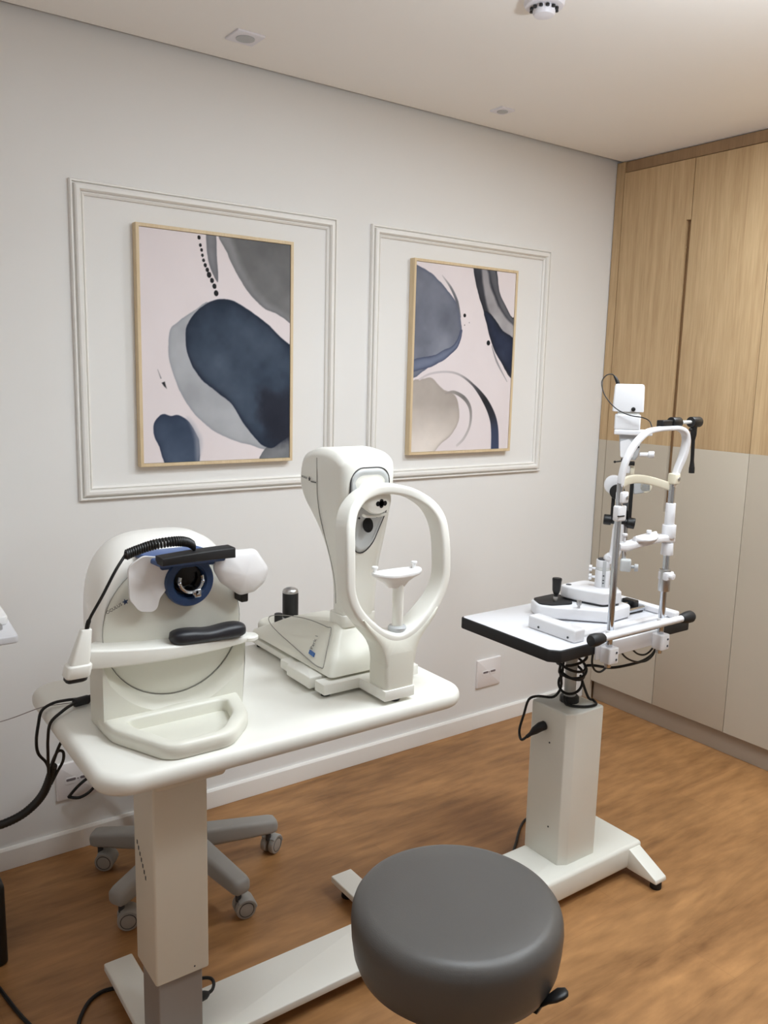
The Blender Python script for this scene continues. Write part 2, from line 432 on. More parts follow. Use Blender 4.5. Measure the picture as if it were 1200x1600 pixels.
p2.shape([(0.678, 0.775), (0.775, 0.752), (0.887, 0.678), (1.06, 0.604), (1.06, 0.40), (0.866, 0.515), (0.789, 0.587), (0.729, 0.677)], (42, 50, 72), (26, 29, 40), .02, wash=26, seed=57)
p2.stroke([(0.775, 0.590), (0.84, 0.50), (0.96, 0.39)], [.002, .009, .003], [(120, 118, 122), (150, 146, 150), (170, 165, 168)])
p2.shape([(-0.05, 0.34), (0.108, 0.397), (0.187, 0.398), (0.286, 0.341), (0.402, 0.315), (0.456, 0.251), (0.462, 0.168), (0.4, 0.095), (0.289, 0.041), (0.162, -.03), (-0.05, -.03)], (174, 165, 158), (160, 151, 144), .01, wash=14, seed=61, grad=lambda u, v: np.clip(.26 - v, 0, .2) * 230, soft=.006)
p2.stroke([(0.062, 0.392), (0.169, 0.424), (0.328, 0.436), (0.461, 0.42), (0.599, 0.366), (0.727, 0.283), (0.814, 0.193), (0.850, 0.107), (0.862, -.03)], [.008, .008, .008, .008, .010, .026, .034, .040, .044], [(200, 192, 194), (196, 188, 192), (190, 184, 188), (176, 170, 172), (90, 88, 92), (32, 33, 38), (44, 46, 56), (58, 66, 90), (66, 76, 104)])
p2.stroke([(0.319, 0.318), (0.401, 0.326), (0.503, 0.297), (0.566, 0.251), (0.587, 0.195), (0.575, 0.129), (0.52, 0.065), (0.455, 0.029)], [.006, .012, .016, .015, .012, .011, .011, .010], [(160, 152, 148), (150, 145, 141), (118, 114, 113), (136, 132, 131), (150, 146, 146), (178, 172, 172), (188, 181, 181), (204, 196, 197)])
p2.dot(.482, .745, .014, .0105, (14, 14, 18)); p2.dot(.485, .693, .005, .004, (120, 116, 120)); p2.dot(.531, .708, .005, .004, (150, 145, 150)); p2.dot(.739, .604, .019, .0145, (18, 26, 30))

pm = bpy.data.materials.new('watercolour_print'); pm.use_nodes = True
_a = pm.node_tree.nodes.new('ShaderNodeAttribute'); _a.attribute_name = 'pigment'
_b = pm.node_tree.nodes['Principled BSDF']; _b.inputs['Roughness'].default_value = 0.7; _b.inputs['Specular IOR Level'].default_value = 0.25
pm.node_tree.links.new(_a.outputs['Color'], _b.inputs['Base Color'])

def picture(name, x0, x1, z0, z1, paint, label):
    root = empty(name, ((x0 + x1) / 2, -0.015, z0), label, 'picture', 'framed abstract prints on the wall')
    D = -0.03; w = 0.011
    prof = [(0, -.001), (0, D + .001), (.001, D), (w - .001, D), (w, D + .001), (w, D + .010), (w + .004, D + .010), (w + .004, -.001)]
    rings = []
    for sx, sz, cx, cz in ((1, 1, x0, z0), (-1, 1, x1, z0), (-1, -1, x1, z1), (1, -1, x0, z1)):
        rings.append([V((cx + sx * d, h, cz + sz * d)) for d, h in prof])
    bm = new(); loft(bm, rings, caps=False, wrap=True); finish('frame', bm, M['frame'], root, angle=20)
    # canvas, a fine grid carrying the pigment
    nv, nu = paint.img.shape[:2]; g = w + .001
    xs = np.linspace(x0 + g, x1 - g, nu + 1); zs = np.linspace(z0 + g, z1 - g, nv + 1)
    gx, gz = np.meshgrid(xs, zs)
    co_ = np.stack([gx - ORG[root].x, np.full(gx.shape, D + .004 - ORG[root].y), gz - ORG[root].z], -1).reshape(-1, 3)
    idx = np.arange((nu + 1) * (nv + 1)).reshape(nv + 1, nu + 1)
    q = np.stack([idx[:-1, :-1], idx[:-1, 1:], idx[1:, 1:], idx[1:, :-1]], -1).reshape(-1, 4)
    # back and sides of the canvas panel
    nb = len(co_)
    cs = [(x0 + g, z0 + g), (x1 - g, z0 + g), (x1 - g, z1 - g), (x0 + g, z1 - g)]
    ext = np.array([(a - ORG[root].x, -.004 - ORG[root].y, b - ORG[root].z) for a, b in cs])
    co_ = np.concatenate([co_, ext])
    me = bpy.data.meshes.new('canvas')
    faces = np.concatenate([q, [[nb + 3, nb + 2, nb + 1, nb]]])
    me.from_pydata(co_.tolist(), [], faces.tolist()); me.update()
    # per corner colour through points: sample the cell image at the grid points
    im = np.clip(paint.img, 0, 255) / 255.0
    im = np.where(im <= .04045, im / 12.92, ((im + .055) / 1.055) ** 2.4)
    pad = np.pad(im, ((0, 1), (0, 1), (0, 0)), mode='edge').reshape(-1, 3)
    pad = np.concatenate([pad, np.full((4, 3), .6)])
    at = me.color_attributes.new('pigment', 'FLOAT_COLOR', 'POINT')
    at.data.foreach_set('color', np.concatenate([pad, np.ones((len(pad), 1))], 1).astype(np.float32).ravel())
    me.materials.append(pm)
    c = bpy.data.objects.new('canvas', me); COL.objects.link(c); c.parent = root; ORG[c] = ORG[root]
    return root
picture('framed_picture', -2.2834, -1.7174, 1.2861, 2.058, p1, 'framed abstract print with one large navy oval and a string of black beads')
picture('framed_picture', -1.1805, -0.6186, 1.2861, 2.058, p2, 'framed abstract print with a half blue disc, dark arcs and beige circle, nearer the wardrobe')

# ------------------------------------------------------------------ wardrobe
wr = empty('wardrobe', (0.3, -1.2, 0), 'built-in wardrobe with oak upper doors and greige lower doors along the right wall', 'wardrobe')
WY = -2.73
bm = new(); box(bm, 0.0205, 0.62, WY, -0.004, 0.104, H - .004, 0.001); box(bm, 0.05, 0.62, WY, -0.004, 0.0, 0.105, 0.001); finish('carcass', bm, M['oakd'], wr)
SZ = 1.3205
def two_tone(bm, y0, y1, x0=0.0, x1=0.02, z0=.105, z1=2.545, r=.0012):
    box(bm, x0, x1, y0, y1, z0, SZ, r, mi=1); box(bm, x0, x1, y0, y1, SZ, z1, r, mi=0)
bm = new(); two_tone(bm, -0.050, -0.004, 0.004, 0.0204, 0.0, H - .004); finish('filler_strip', bm, [M['oak'], M['greige']], wr)
bm = new(); box(bm, 0.010, 0.0204, WY, -0.0525, 2.55, H - .004, .001); finish('top_filler', bm, M['oakd'], wr)  # darker oak puts the shade of this recessed strip into its colour
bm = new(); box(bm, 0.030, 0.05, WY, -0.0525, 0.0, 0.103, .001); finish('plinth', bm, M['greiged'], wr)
edges = [-0.0535, -0.4245, -0.7930, -1.1630, -1.5330, -1.9030, -2.2730, -2.643]
NZ0, NZ1 = 1.02, 2.295
for i in range(len(edges) - 1):
    a, b = edges[i] - .0015, edges[i + 1] + .0015
    bm = new()
    if i % 2 == 0:   # grip notch routed in the edge towards the next door
        n = 0.022
        slab(bm, [(a, .105), (b, .105), (b, NZ0), (b + n, NZ0), (b + n, SZ), (a, SZ)], 0, .02, 0, f=YZ, r0=0, mi=1)
        slab(bm, [(a, SZ), (b + n, SZ), (b + n, NZ1), (b, NZ1), (b, 2.545), (a, 2.545)], 0, .02, 0, f=YZ, r0=0, mi=0)
    else:
        two_tone(bm, b, a)
    finish('door', bm, [M['oak'], M['greige']], wr)

# ------------------------------------------------------------------ outlets
def outlet(x0, x1, z0, z1, label):
    r = empty('wall_outlet', ((x0 + x1) / 2, 0, (z0 + z1) / 2), label, 'power outlet', 'white wall outlets')
    bm = new(); slab(bm, rrect(x0, x1, z0, z1, .004), -.010, -.0005, 0, f=XZ, r0=.004); finish('cover_plate', bm, M['plate'], r)
    cx, cz = (x0 + x1) / 2, (z0 + z1) / 2
    for s in (-1, 1):
        c = cx + s * .0225
        o = new(); slab(o, rrect(c - .0195, c + .0195, cz - .012, cz + .012, .008), -.0112, -.009, 0, f=XZ, r0=.001)
        so = finish('socket', o, M['plate'], r)
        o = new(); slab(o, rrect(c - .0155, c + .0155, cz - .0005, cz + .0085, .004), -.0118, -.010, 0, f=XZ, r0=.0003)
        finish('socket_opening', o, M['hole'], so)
    o = new(); rod(o, (cx, -.0112, cz + .003), (cx, -.009, cz + .003), .0025, n=12); finish('screw', o, M['hole'], r)
    return r
outlet(-0.735, -0.588, 0.193, 0.327, 'white double outlet plate on the wall between the two instrument tables')
outlet(-2.584, -2.446, 0.185, 0.314, 'white double outlet plate behind the ivory table, with black leads crossing it')

# ------------------------------------------------------------------ ceiling fittings
def downlight(x, y, s, label):
    r = empty('recessed_downlight', (x, y, H), label, 'downlight', 'switched-off recessed downlights')
    bm = new(); slab(bm, rrect(x - s, x + s, y - s, y + s, .004), H - .006, H - .0003, 0, r0=.002); finish('trim_plate', bm, M['fitting'], r)
    bm = new(); lathe(bm, [(s * .62, 0), (s * .62, .002), (s * .5, .003), (s * .45, .0015), (s * .2, .0005)], (x, y, H - .008), n=28); finish('lamp_lens', bm, M['greyplastic'], r)
downlight(-2.005, -0.235, .046, 'larger square recessed downlight above the left picture')
downlight(-0.935, -0.225, .034, 'small recessed downlight above the right picture near the corner')
r = empty('smoke_detector', (-1.492, -0.972, H), 'round white smoke detector on the ceiling at the top edge', 'smoke detector')
bm = new(); lathe(bm, [(.054, 0), (.054, -.012), (.050, -.018), (.038, -.02)], (-1.492, -.972, H - .0003), n=40); finish('base', bm, M['fitting'], r)
bm = new(); lathe(bm, [(.030, -.018), (.030, -.034), (.026, -.040), (.012, -.043), (.001, -.0435)], (-1.492, -.972, H), n=36); finish('sensor_cap', bm, M['fitting'], r)
bm = new()
for k in range(12):
    a = 2 * PI * k / 12
    c = V((-1.492 + .034 * math.cos(a), -.972 + .034 * math.sin(a), H - .0225))
    rod(bm, c, c + V((0, 0, -.006)), .005, n=8, bev=.0005)
finish('vent_slots', bm, M['black'], r)

# flat ceiling panels out of the frame, inferred from the light; small one added
TINT = (.93, 1.02, 1.09)
def ceiling_panel(x, y, sx, sy, watt, label, spread=180):
    r = empty('ceiling_light', (x, y, H), label, 'ceiling light', 'lit ceiling panels')
    bm = new(); rings = []
    for d, h in ((0, 0), (0, -.018), (.012, -.020), (.014, -.008)):
        rings.append([V((x + a * (sx - d), y + b * (sy - d), H - .0005 + h)) for a, b in ((-1, -1), (1, -1), (1, 1), (-1, 1))])
    loft(bm, rings, caps=False); finish('panel_frame', bm, M['white'], r)
    L = bpy.data.lights.new('panel_light', 'AREA'); L.shape = 'RECTANGLE'; L.size = 2 * sx - .03; L.size_y = 2 * sy - .03; L.energy = watt; L.color = TINT; L.spread = math.radians(spread)
    lo = bpy.data.objects.new('panel_light', L); COL.objects.link(lo); lo.parent = r; lo.location = (0, 0, -.012)
    return r
ceiling_panel(-0.60, -1.50, .20, .20, 22.5, 'square lit ceiling panel nearest the wardrobe')
ceiling_panel(-1.90, -1.50, .20, .20, 14.0, 'square lit ceiling panel above the grey stool')
ceiling_panel(-1.30, -2.35, .20, .20, 17.0, 'square lit ceiling panel farthest from the picture wall')
ceiling_panel(-3.05, -1.45, .15, .15, 2.5, 'small square ceiling panel added at the left as fill light, above the camera')  # added fill panel, lights the machines from the left
# added unseen uplight, shaped as a hanging bowl, to brighten the ceiling
pl0 = empty('added_uplight', (-1.6, -2.15, H), 'added unseen white bowl lamp lighting the ceiling', 'added light')
bm = new(); lathe(bm, [(.02, 2.075), (.09, 2.082), (.13, 2.105), (.132, 2.106), (.126, 2.104), (.085, 2.090), (.02, 2.084)], (-1.6, -2.15, -.1), n=40); finish('bowl', bm, M['white'], pl0)
bm = new(); rod(bm, (-1.6, -2.15, 1.98), (-1.6, -2.15, H - .01), .003, n=10); lathe(bm, [(.04, -.014), (.04, 0)], (-1.6, -2.15, H), n=24); finish('cord', bm, M['white'], pl0)
L = bpy.data.lights.new('added_bowl_light', 'AREA'); L.shape = 'DISK'; L.size = .22; L.energy = 22.0; L.color = TINT
lo = bpy.data.objects.new('added_bowl_light', L); COL.objects.link(lo); lo.parent = pl0; lo.location = (0, 0, 2.008 - H); lo.rotation_euler = (PI, 0, 0)
# added unseen desk behind the camera, its white top bounces light upwards
dk = empty('added_bounce_desk', (-2.0, -3.9, 0), 'added wide white desk behind the camera, bouncing light upwards', 'desk')
bm = new(); box(bm, -3.2, -.9, -4.5, -3.3, .71, .74, .004); finish('bounce_desk_top', bm, M['laminate'], dk)
for x in (-3.15, -.95):
    bm = new(); box(bm, x - .02, x + .02, -4.45, -3.35, 0, .711, .003); finish('side_panel', bm, M['white'], dk)

# ------------------------------------------------------------------ ivory instrument table
TZ = 0.83
t = empty('instrument_table', (-2.30, -1.0, 0), 'ivory height-adjustable instrument table on a single left column, carrying two white machines', 'table')
bm = new(); slab(bm, rrect(-2.785, -1.862, -1.208, -0.600, [.075, .065, .06, .075] and .07, 10), .785, TZ, .02, 6); finish('table_top', bm, M['tabletop'], t, angle=60)
bm = new(); slab(bm, rrect(-2.655, -2.494, -1.132, -.85, .012), .740, .787, .008, 3); finish('support_plate', bm, M['column'], t)
bm = new(); slab(bm, rrect(-2.637, -2.510, -1.062, -.935, .006), .236, .757, .004, 3); c = finish('outer_column', bm, M['column'], t)
bm = new(); slab(bm, rrect(-2.627, -2.522, -1.050, -.945, .004), .058, .40, .001, 2); finish('inner_column', bm, M['inner'], t)
bm = new()
rod(bm, (-2.546, -1.0625, .252), (-2.546, -1.060, .252), .0022, n=10, bev=.0003); finish('screw', bm, M['inkd'], c)
bm = new()
for k in range(7): box(bm, -2.6376, -2.6365, -1.012 + .0085 * k, -1.006 + .0085 * k, .472 + .0105 * k, .482 + .0105 * k, .0002)
finish('printed_mark', bm, M['inkd'], c)
bm = new(); box(bm, -2.571, -1.941, -1.085, -.915, .038, .060, .003); finish('base_beam', bm, M['tabletop'], t)
for x0, x1 in ((-2.645, -2.570), (-1.942, -1.868)):
    bm = new(); box(bm, x0, x1, -1.31, -.69, .038, .060, .004); f = finish('foot', bm, M['tabletop'], t)
    for y in (-1.27, -.73):
        bm = new(); rod(bm, ((x0 + x1) / 2, y, 0.0), ((x0 + x1) / 2, y, .040), .02, .016); finish('foot_pad', bm, M['rubber'], f)

# ------------------------------------------------------------------ visual field machine on the table (left)
PX = -2.541
p = empty('perimeter_machine', (PX, -.90, TZ), 'rounded ivory eye-testing machine with navy viewer and white side flaps, on the left table end', 'eye testing machine')
TX = Matrix.Translation((-.021, -.05, .011))
def arch(y, hw, zt, hb, zb=TZ + .001, n=36, cx=PX, zs=1.02, e=.66):
    """closed outline: flat bottom, tapering sides, full-shouldered top"""
    pts = []
    for i in range(n + 1):
        a = PI * i / n
        pts.append(V((cx + hw * math.copysign(abs(math.cos(a)) ** e, math.cos(a)), y, zs + (zt - zs) * math.sin(a) ** e)))
    pts += [V((cx - (hw + (hb - hw) * k), y, zs + (zb - zs) * k)) for k in (.33, .66, 1)]
    pts += [V((cx + (hw + (hb - hw) * k), y, zs + (zb - zs) * k)) for k in (1, .66, .33)]
    return pts
bm = new()
loft(bm, [arch(-.950, .146, 1.196, .150, e=.82), arch(-.955, .158, 1.208, .156, e=.80), arch(-.948, .168, 1.218, .163, e=.76), arch(-.92, .174, 1.226, .163, e=.70),
          arch(-.85, .175, 1.232, .158, cx=PX + .010), arch(-.79, .170, 1.230, .150, cx=PX + .018), arch(-.74, .152, 1.208, .135, cx=PX + .024), arch(-.71, .12, 1.175, .11, cx=PX + .024), arch(-.70, .08, 1.13, .08, cx=PX + .024)])
body = finish('housing', bm, M['shell'], p, angle=50)
DZ = 1.038
bm = new()
lathe(bm, [(.1585, 0), (.1585, .0035), (.150, .006), (.11, .0095), (.06, .012), (.001, .013)], (PX, -.955, DZ), (0, -1, 0), 64)
disc = finish('front_cover', bm, M['device'], p, angle=50)
bm = new()
tube(bm, [V((PX + .160 * math.cos(a), -.9595, DZ + .160 * math.sin(a))) for a in [2 * PI * k / 64 for k in range(64)]], .0008, 6, closed=True)
finish('cover_seam', bm, M['seam'], disc)
# lower front block that sweeps forward below the cover
bm = new()
def skirt(y, g):
    R_ = .165 + g; am = math.asin(min(.98, .157 / R_))
    arc = [(PX + R_ * math.sin(a), DZ - R_ * math.cos(a)) for a in [-am + 2 * am * k / 32 for k in range(33)]]
    return [V((PX - .173, y, TZ + .001)), V((PX - .173, y, .985))] + [V((a, y, b)) for a, b in arc] + [V((PX + .150, y, .985)) if False else V((PX + .158, y, .985)), V((PX + .150, y, TZ + .001))]
loft(bm, [skirt(-.90, -.004), skirt(-.962, -.004), skirt(-.966, .000), skirt(-.976, .004), skirt(-.987, .011), skirt(-.995, .021)], caps=True)
finish('lower_front', bm, M['device'], p, angle=30)
# carrying loop that lies on the table
outer = rpoly([(PX - .176, -.95), (PX - .174, -1.04), (PX - .105, -1.190), (PX + .035, -1.190), (PX + .112, -1.11), (PX + .150, -.95)], [.005, .10, .05, .06, .12, .005], 8)
innr = rpoly([(PX - .134, -1.012), (PX - .128, -1.055), (PX - .082, -1.163), (PX + .020, -1.163), (PX + .080, -1.090), (PX + .100, -1.012)], [.012, .06, .03, .04, .06, .012], 8)
def resample(poly, n, start):
    P = [V(q) for q in poly]; P.append(P[0]); L = [0]
    for i in range(1, len(P)): L.append(L[-1] + (P[i] - P[i - 1]).length)
    out = []
    for k in range(n):
        s = L[-1] * k / n; i = max(j for j in range(len(L)) if L[j] <= s + 1e-12); i = min(i, len(P) - 2)
        f = (s - L[i]) / max(L[i + 1] - L[i], 1e-9); out.append(P[i].lerp(P[i + 1], f))
    k0 = min(range(n), key=lambda i: (out[i] - V(start)).length)
    return [tuple(q) for q in out[k0:] + out[:k0]]
if area2(outer) < 0: outer.reverse()
if area2(innr) < 0: innr.reverse()
no = 96
oR = resample(outer, no, (PX - .04, -1.190)); iR = resample(innr, no, (PX - .04, -1.163))
bm = new(); rings = []
z0, z1 = TZ + .001, TZ + .033
for poly, d, z in ((oR, .003, z0), (oR, .0, z0 + .004), (oR, 0, z1 - .010), (oR, .003, z1 - .003), (oR, .007, z1)):
    rings.append([V((a, b, z)) for a, b in inset(poly, d)])
for d, z in ((-.006, z1), (-.002, z1 - .002), (0, z1 - .007), (0, z0)):
    rings.append([V((a, b, z)) for a, b in inset(iR, d)])
loft(bm, rings, caps=False, wrap=True); finish('handle_loop', bm, M['device'], p, angle=50)
bm = new(); slab(bm, inset(iR, -.004), TZ + .0005, TZ + .004, 0, r0=0); finish('loop_floor', bm, M['device'], p)
# chin shelf with its right tab
bm = new(); rings = []
N = 24
for k in range(N + 1):
    s = k / N; x = -2.742 + (.372) * s
    h = .030 * (1 - s) ** .8 + .012; zt = 1.029 - .030 * s ** .8; y0 = -1.010 - .018 * math.sin(PI * s)
    if s > .93: h *= 1 - ((s - .93) / .07) ** 2 * .4
    yb = -.94 if .05 < s < .9 else -.955
    rings.append([V((x, a, b)) for a, b in rrect(y0, yb, zt - h, zt, .005, 3)])
loft(bm, rings); finish('chin_shelf', bm, M['device2'], p, angle=45)
bm = new(); lathe(bm, [(.001, 0), (.019, .001), (.022, .004), (.022, .010), (.019, .013), (.001, .014)], (-2.374, -.995, .985), n=28); finish('shelf_tab', bm, M['device2'], p)
bm = new(); rings = []
for k in range(25):
    s = k / 24; x = -2.572 + .184 * s
    e = (1 - (2 * s - 1) ** 8) ** .5 if 0 < s < 1 else .02
    e = max(e, .05); dip = .006 * math.exp(-((s - .5) / .18) ** 2)
    rings.append([V((x, -1.006 + .026 * e * math.copysign(abs(math.cos(a)) ** .7, math.cos(a)), 1.0245 - .0040 * s - dip * (math.sin(a) > 0) * .9 + .0175 * e * math.copysign(abs(math.sin(a)) ** .7, math.sin(a)))) for a in [2 * PI * j / 24 for j in range(24)]])
loft(bm, rings); finish('chin_cushion', bm, M['leatherb'], p, angle=60)
# navy viewer
vx, vz = -2.498, 1.134
bm = new()
lathe(bm, [(.052, 0), (.055, .02), (.057, .03), (.0565, .038), (.054, .042), (.040, .042), (.036, .038), (.034, .014)], (vx, -.91, vz), (0, -1, 0), 48)
vw = finish('viewer_tube', bm, M['blue'], p, xf=TX)
bm = new(); slab(bm, rpoly([(-2.562, 1.166), (-2.438, 1.166), (-2.432, 1.188), (-2.572, 1.194)], .006), -.9, -.948, .0, f=XZ, r0=0); finish('viewer_hood', bm, M['blue'], vw, xf=TX)
bm = new(); rings = []
for y, x0, x1, z in ((-.975, -2.575, -2.425, 1.190), (-.93, -2.590, -2.44, 1.197), (-.90, -2.605, -2.46, 1.203), (-.88, -2.60, -2.47, 1.200)):
    rings.append([V((a, y, b)) for a, b in rrect(x0, x1, z - .012, z, .004, 3)])
loft(bm, rings); finish('viewer_roof', bm, M['bluel'], vw, xf=TX)
bm = new(); lathe(bm, [(.033, 0), (.033, .010), (.032, .012), (.001, .0125)], (vx, -.926, vz + .002), (0, -1, 0), 40); finish('lens', bm, M['darkglass'], vw, xf=TX)
bm = new()
a_ = [(-200 + 220 * k / 30) * PI / 180 for k in range(31)]
tube(bm, [V((vx + .0265 * math.cos(a), -.956, vz + .004 + .0265 * math.sin(a))) for a in a_], .0042, 8)
for a in (a_[4], a_[-5]): ball(bm, (vx + .027 * math.cos(a), -.957, vz + .004 + .027 * math.sin(a)), .005, 10)
box(bm, vx + .006, vx + .022, -.962, -.940, vz - .036, vz - .016, .003)
rod(bm, (vx + .014, -.961, vz - .028), (vx + .014, -.966, vz - .028), .0045, n=14)
box(bm, vx + .002, vx + .016, -.962, -.954, vz - .030, vz - .018, .002)
finish('trial_lens_holder', bm, M['chrome'], vw, xf=TX)
bm = new(); rings = []
for k in range(17):
    s = k / 16; x = -2.578 + .166 * s; z = 1.195 + .004 * math.sin(PI * s) + .004 * s; y = -.978 - .010 * math.sin(PI * s)
    hh = .0085 + .003 * s
    rings.append([V((x, a, b)) for a, b in rrect(y - .022, y + .020, z - hh, z + hh, .003, 3)])
loft(bm, rings); finish('brow_rest', bm, M['rubber'], p, angle=50, xf=TX)
# white flaps
def flap(pts, y0, bulge, name):
    bm = new(); P = rpoly(pts, .022, 8)
    if area2(P) < 0: P.reverse()
    cx = sum(q[0] for q in P) / len(P); cz = sum(q[1] for q in P) / len(P)
    rings = []
    for sc_, back in ((1, 0), (.985, -.002), (.8, -.004), (.4, -.005), (.02, -.005)):
        rings.append([V((cx + (a - cx) * sc_, y0 - bulge * (1 - sc_ ** 2) + back, cz + (b - cz) * sc_)) for a, b in P])
    back = [[q + V((0, .004, 0)) for q in r] for r in rings]
    loft(bm, list(reversed(back)) + rings)
    return finish(name, bm, M['translucent'], p, angle=50, xf=TX)
flap([(-2.600, 1.202), (-2.634, 1.182), (-2.632, 1.110), (-2.612, 1.081), (-2.574, 1.074), (-2.566, 1.104), (-2.540, 1.135), (-2.545, 1.192)], -.946, -.012, 'left_flap')
flap([(-2.445, 1.160), (-2.42, 1.194), (-2.338, 1.192), (-2.303, 1.140), (-2.316, 1.108), (-2.342, 1.090), (-2.378, 1.086), (-2.425, 1.122)], -.95, .012, 'right_flap')
bm = new(); box(bm, -2.372, -2.353, -.945, -.90, 1.066, 1.098, .004); finish('side_clip', bm, M['black'], p, xf=TX)
lx = frame_xf((-2.6930, -.9680, 1.0880), (.9, 0, .42), (-.42, 0, .9))
bm = text_bm('OCULUS', .0145, lx @ Matrix.Scale(.66, 4), .0009); finish('logo_text', bm, M['ink'], disc)
bm = new(); st = []
for k in range(10):
    rr = .0085 if k % 2 == 0 else .0036; a = PI / 2 + .3 + k * PI / 5
    st.append(V((-2.6530 + .8 * rr * math.cos(a), -.9700, 1.1100 + .8 * rr * math.sin(a))))
loft(bm, [st, [q + V((0, .003, 0)) for q in st]]); finish('logo_star', bm, M['blue'], disc)
# patient button in its clip on the left side, with its lead
TX2 = Matrix.Translation((-.0377, -.085, .0194))
h = empty('response_button', (-2.75, -1.01, .97), 'ivory hand-held response button hanging at the left of the round machine', 'hand switch')
bm = new(); rings = []
top, bot = V((-2.722, -.965, 1.070)), V((-2.746, -.965, .972))
for s, w in ((0, .0085), (.02, .0105), (.70, .0195), (.72, .0235), (.74, .0245), (.94, .0245), (.97, .022)):
    c = top.lerp(bot, s); rings.append([c + V((a, b, 0)) for a, b in rrect(-w, w, -w * .8, w * .8, w * .35, 3)])
loft(bm, rings); finish('grip', bm, M['device2'], h, xf=TX2)
bm = new(); rings = []
for s, w in ((.955, .0215), (1.04, .0205), (1.07, .016)):
    c = top.lerp(bot, s); rings.append([c + V((a, b, 0)) for a, b in rrect(-w, w, -w * .8, w * .8, w * .35, 3)])
loft(bm, rings); finish('push_button', bm, M['black'], h, xf=TX2)
bm = new()
pth = catmull([(-2.721, -.965, 1.066), (-2.716, -.97, 1.09), (-2.690, -.975, 1.137), (-2.664, -.975, 1.183), (-2.640, -.965, 1.211)], 8)
tube(bm, pth, [.0048 if i < 8 else .0032 for i in range(len(pth))], 8)
base = catmull([(-2.640, -.965, 1.211), (-2.612, -.962, 1.219), (-2.575, -.958, 1.226), (-2.53, -.955, 1.2275), (-2.50, -.95, 1.222), (-2.482, -.945, 1.210)], 40)
hel = []
for i, c in enumerate(base):
    a = i * 2 * PI / 5.9
    k = min(1, i / 6, (len(base) - 1 - i) / 6)
    hel.append(c + V((.15 * math.cos(a), math.cos(a), math.sin(a))) * .0088 * k)
tube(bm, catmull(hel, 2), .0029, 6); finish('coiled_lead', bm, M['cable'], h, xf=TX2)

# ------------------------------------------------------------------ autorefractor (right)
RX = -2.068
a = empty('autorefractor', (RX, -.92, TZ), 'tall white eye refractor with overhanging head, oval face ring and black joystick, right of table', 'eye testing machine')
bm = new()
foot = [(-2.114, -1.186), (-2.026, -1.186), (-2.026, -1.078), (-1.930, -1.078), (-1.930, -1.030), (-2.215, -1.030), (-2.215, -1.076), (-2.114, -1.076)]
slab(bm, rpoly(foot, .003, 2), TZ + .010, TZ + .036, .002, 2)
box(bm, -2.18, -1.955, -1.032, -.60, TZ + .010, TZ + .028, .003)
rails = finish('base_frame', bm, M['device2'], a)
bm = new(); box(bm, -2.224, -2.165, -1.020, -.905, TZ + .010, TZ + .040, .004); finish('lock_slide', bm, M['device2'], a)
bm = new(); box(bm, -2.212, -2.165, -.903, -.85, TZ + .010, TZ + .036, .004); finish('rail_end', bm, M['device2'], a)
for x, y in ((-2.195, -1.05), (-1.95, -1.05), (-2.07, -1.165), (-2.16, -.64), (-1.97, -.64), (-2.195, -.93)):
    bm = new(); rod(bm, (x, y, TZ), (x, y, TZ + .012), .012); finish('rubber_foot', bm, M['rubber'], a)
# sliding body
bm = new()
def sec(z, x0, x1, y0, y1, R): return [V((u, v, z)) for u, v in rrect(x0, x1, y0, y1, R, 6)]
rings = [sec(.868, -2.180, -1.956, -1.052, -.64, .01), sec(.874, -2.188, -1.948, -1.060, -.63, .012), sec(.90, -2.176, -1.960, -1.048, -.615, .016),
         sec(.94, -2.150, -1.986, -1.018, -.62, .02), sec(.965, -2.132, -2.004, -1.000, -.66, .02), sec(.974, -2.126, -2.010, -.992, -.70, .02), sec(.978, -2.118, -2.018, -.984, -.74, .02)]
for r_ in rings:
    for q in r_:
        if q.y > -.84: q.z -= (q.y + .84) * .42 * max(0, (q.z - .872)) / .11
loft(bm, rings); sb = finish('sliding_base', bm, M['device'], a, angle=40)
bm = new(); slab(bm, rrect(-2.125, -1.985, -.72, -.515, .05, 8), TZ + .012, TZ + .045, .012, 4); finish('joystick_platform', bm, M['device'], a, angle=50)
# side panel with its outline and printed mark, lying on the sloping left side
A0, B0, C0 = V((-2.188, -1.060, .874)), V((-2.188, -.63, .874)), V((-2.127, -.99, .974))
nrm = (B0 - A0).cross(C0 - A0).normalized(); nrm = nrm if nrm.x < 0 else -nrm
def side(y, z, off=.0):   # point on the sloping left side
    k = (z - .874) / .1
    x = -2.188 + .061 * k - .004 * math.sin(PI * min(max(k, 0), 1)); return V((x, y, z)) + nrm * off
def on_side(y, z): return side(y, z, .0012)
bm = new()
loop = catmull([(-1.016, .893, 0), (-.978, .962, 0), (-.95, .966, 0), (-.85, .962, 0), (-.74, .945, 0), (-.69, .928, 0), (-.73, .912, 0), (-.86, .896, 0), (-.97, .884, 0), (-1.005, .884, 0)], 6, closed=True)
tube(bm, [on_side(q.x, q.y) for q in loop], .0012, 6, closed=True); finish('panel_outline', bm, M['seam'], sb)
q0 = on_side(-.947, .8985); ex = (on_side(-.925, .947) - q0); ey = V((0, 1, .1))
bm = text_bm('Park 1', .0155, frame_xf(side(-.945, .9095, .0022), on_side(-.936, .960) - on_side(-.945, .9095), V((0, 1, 0)) * 1.0), .0003)
finish('panel_text', bm, M['ink'], sb)
bm = new(); pl = [(-.962, .8965), (-.938, .8985), (-.936, .9075), (-.960, .9055)]
loft(bm, [[side(u, v, .003) for u, v in pl], [side(u, v, -.001) for u, v in pl]]); finish('panel_emblem', bm, M['logoblue'], sb)
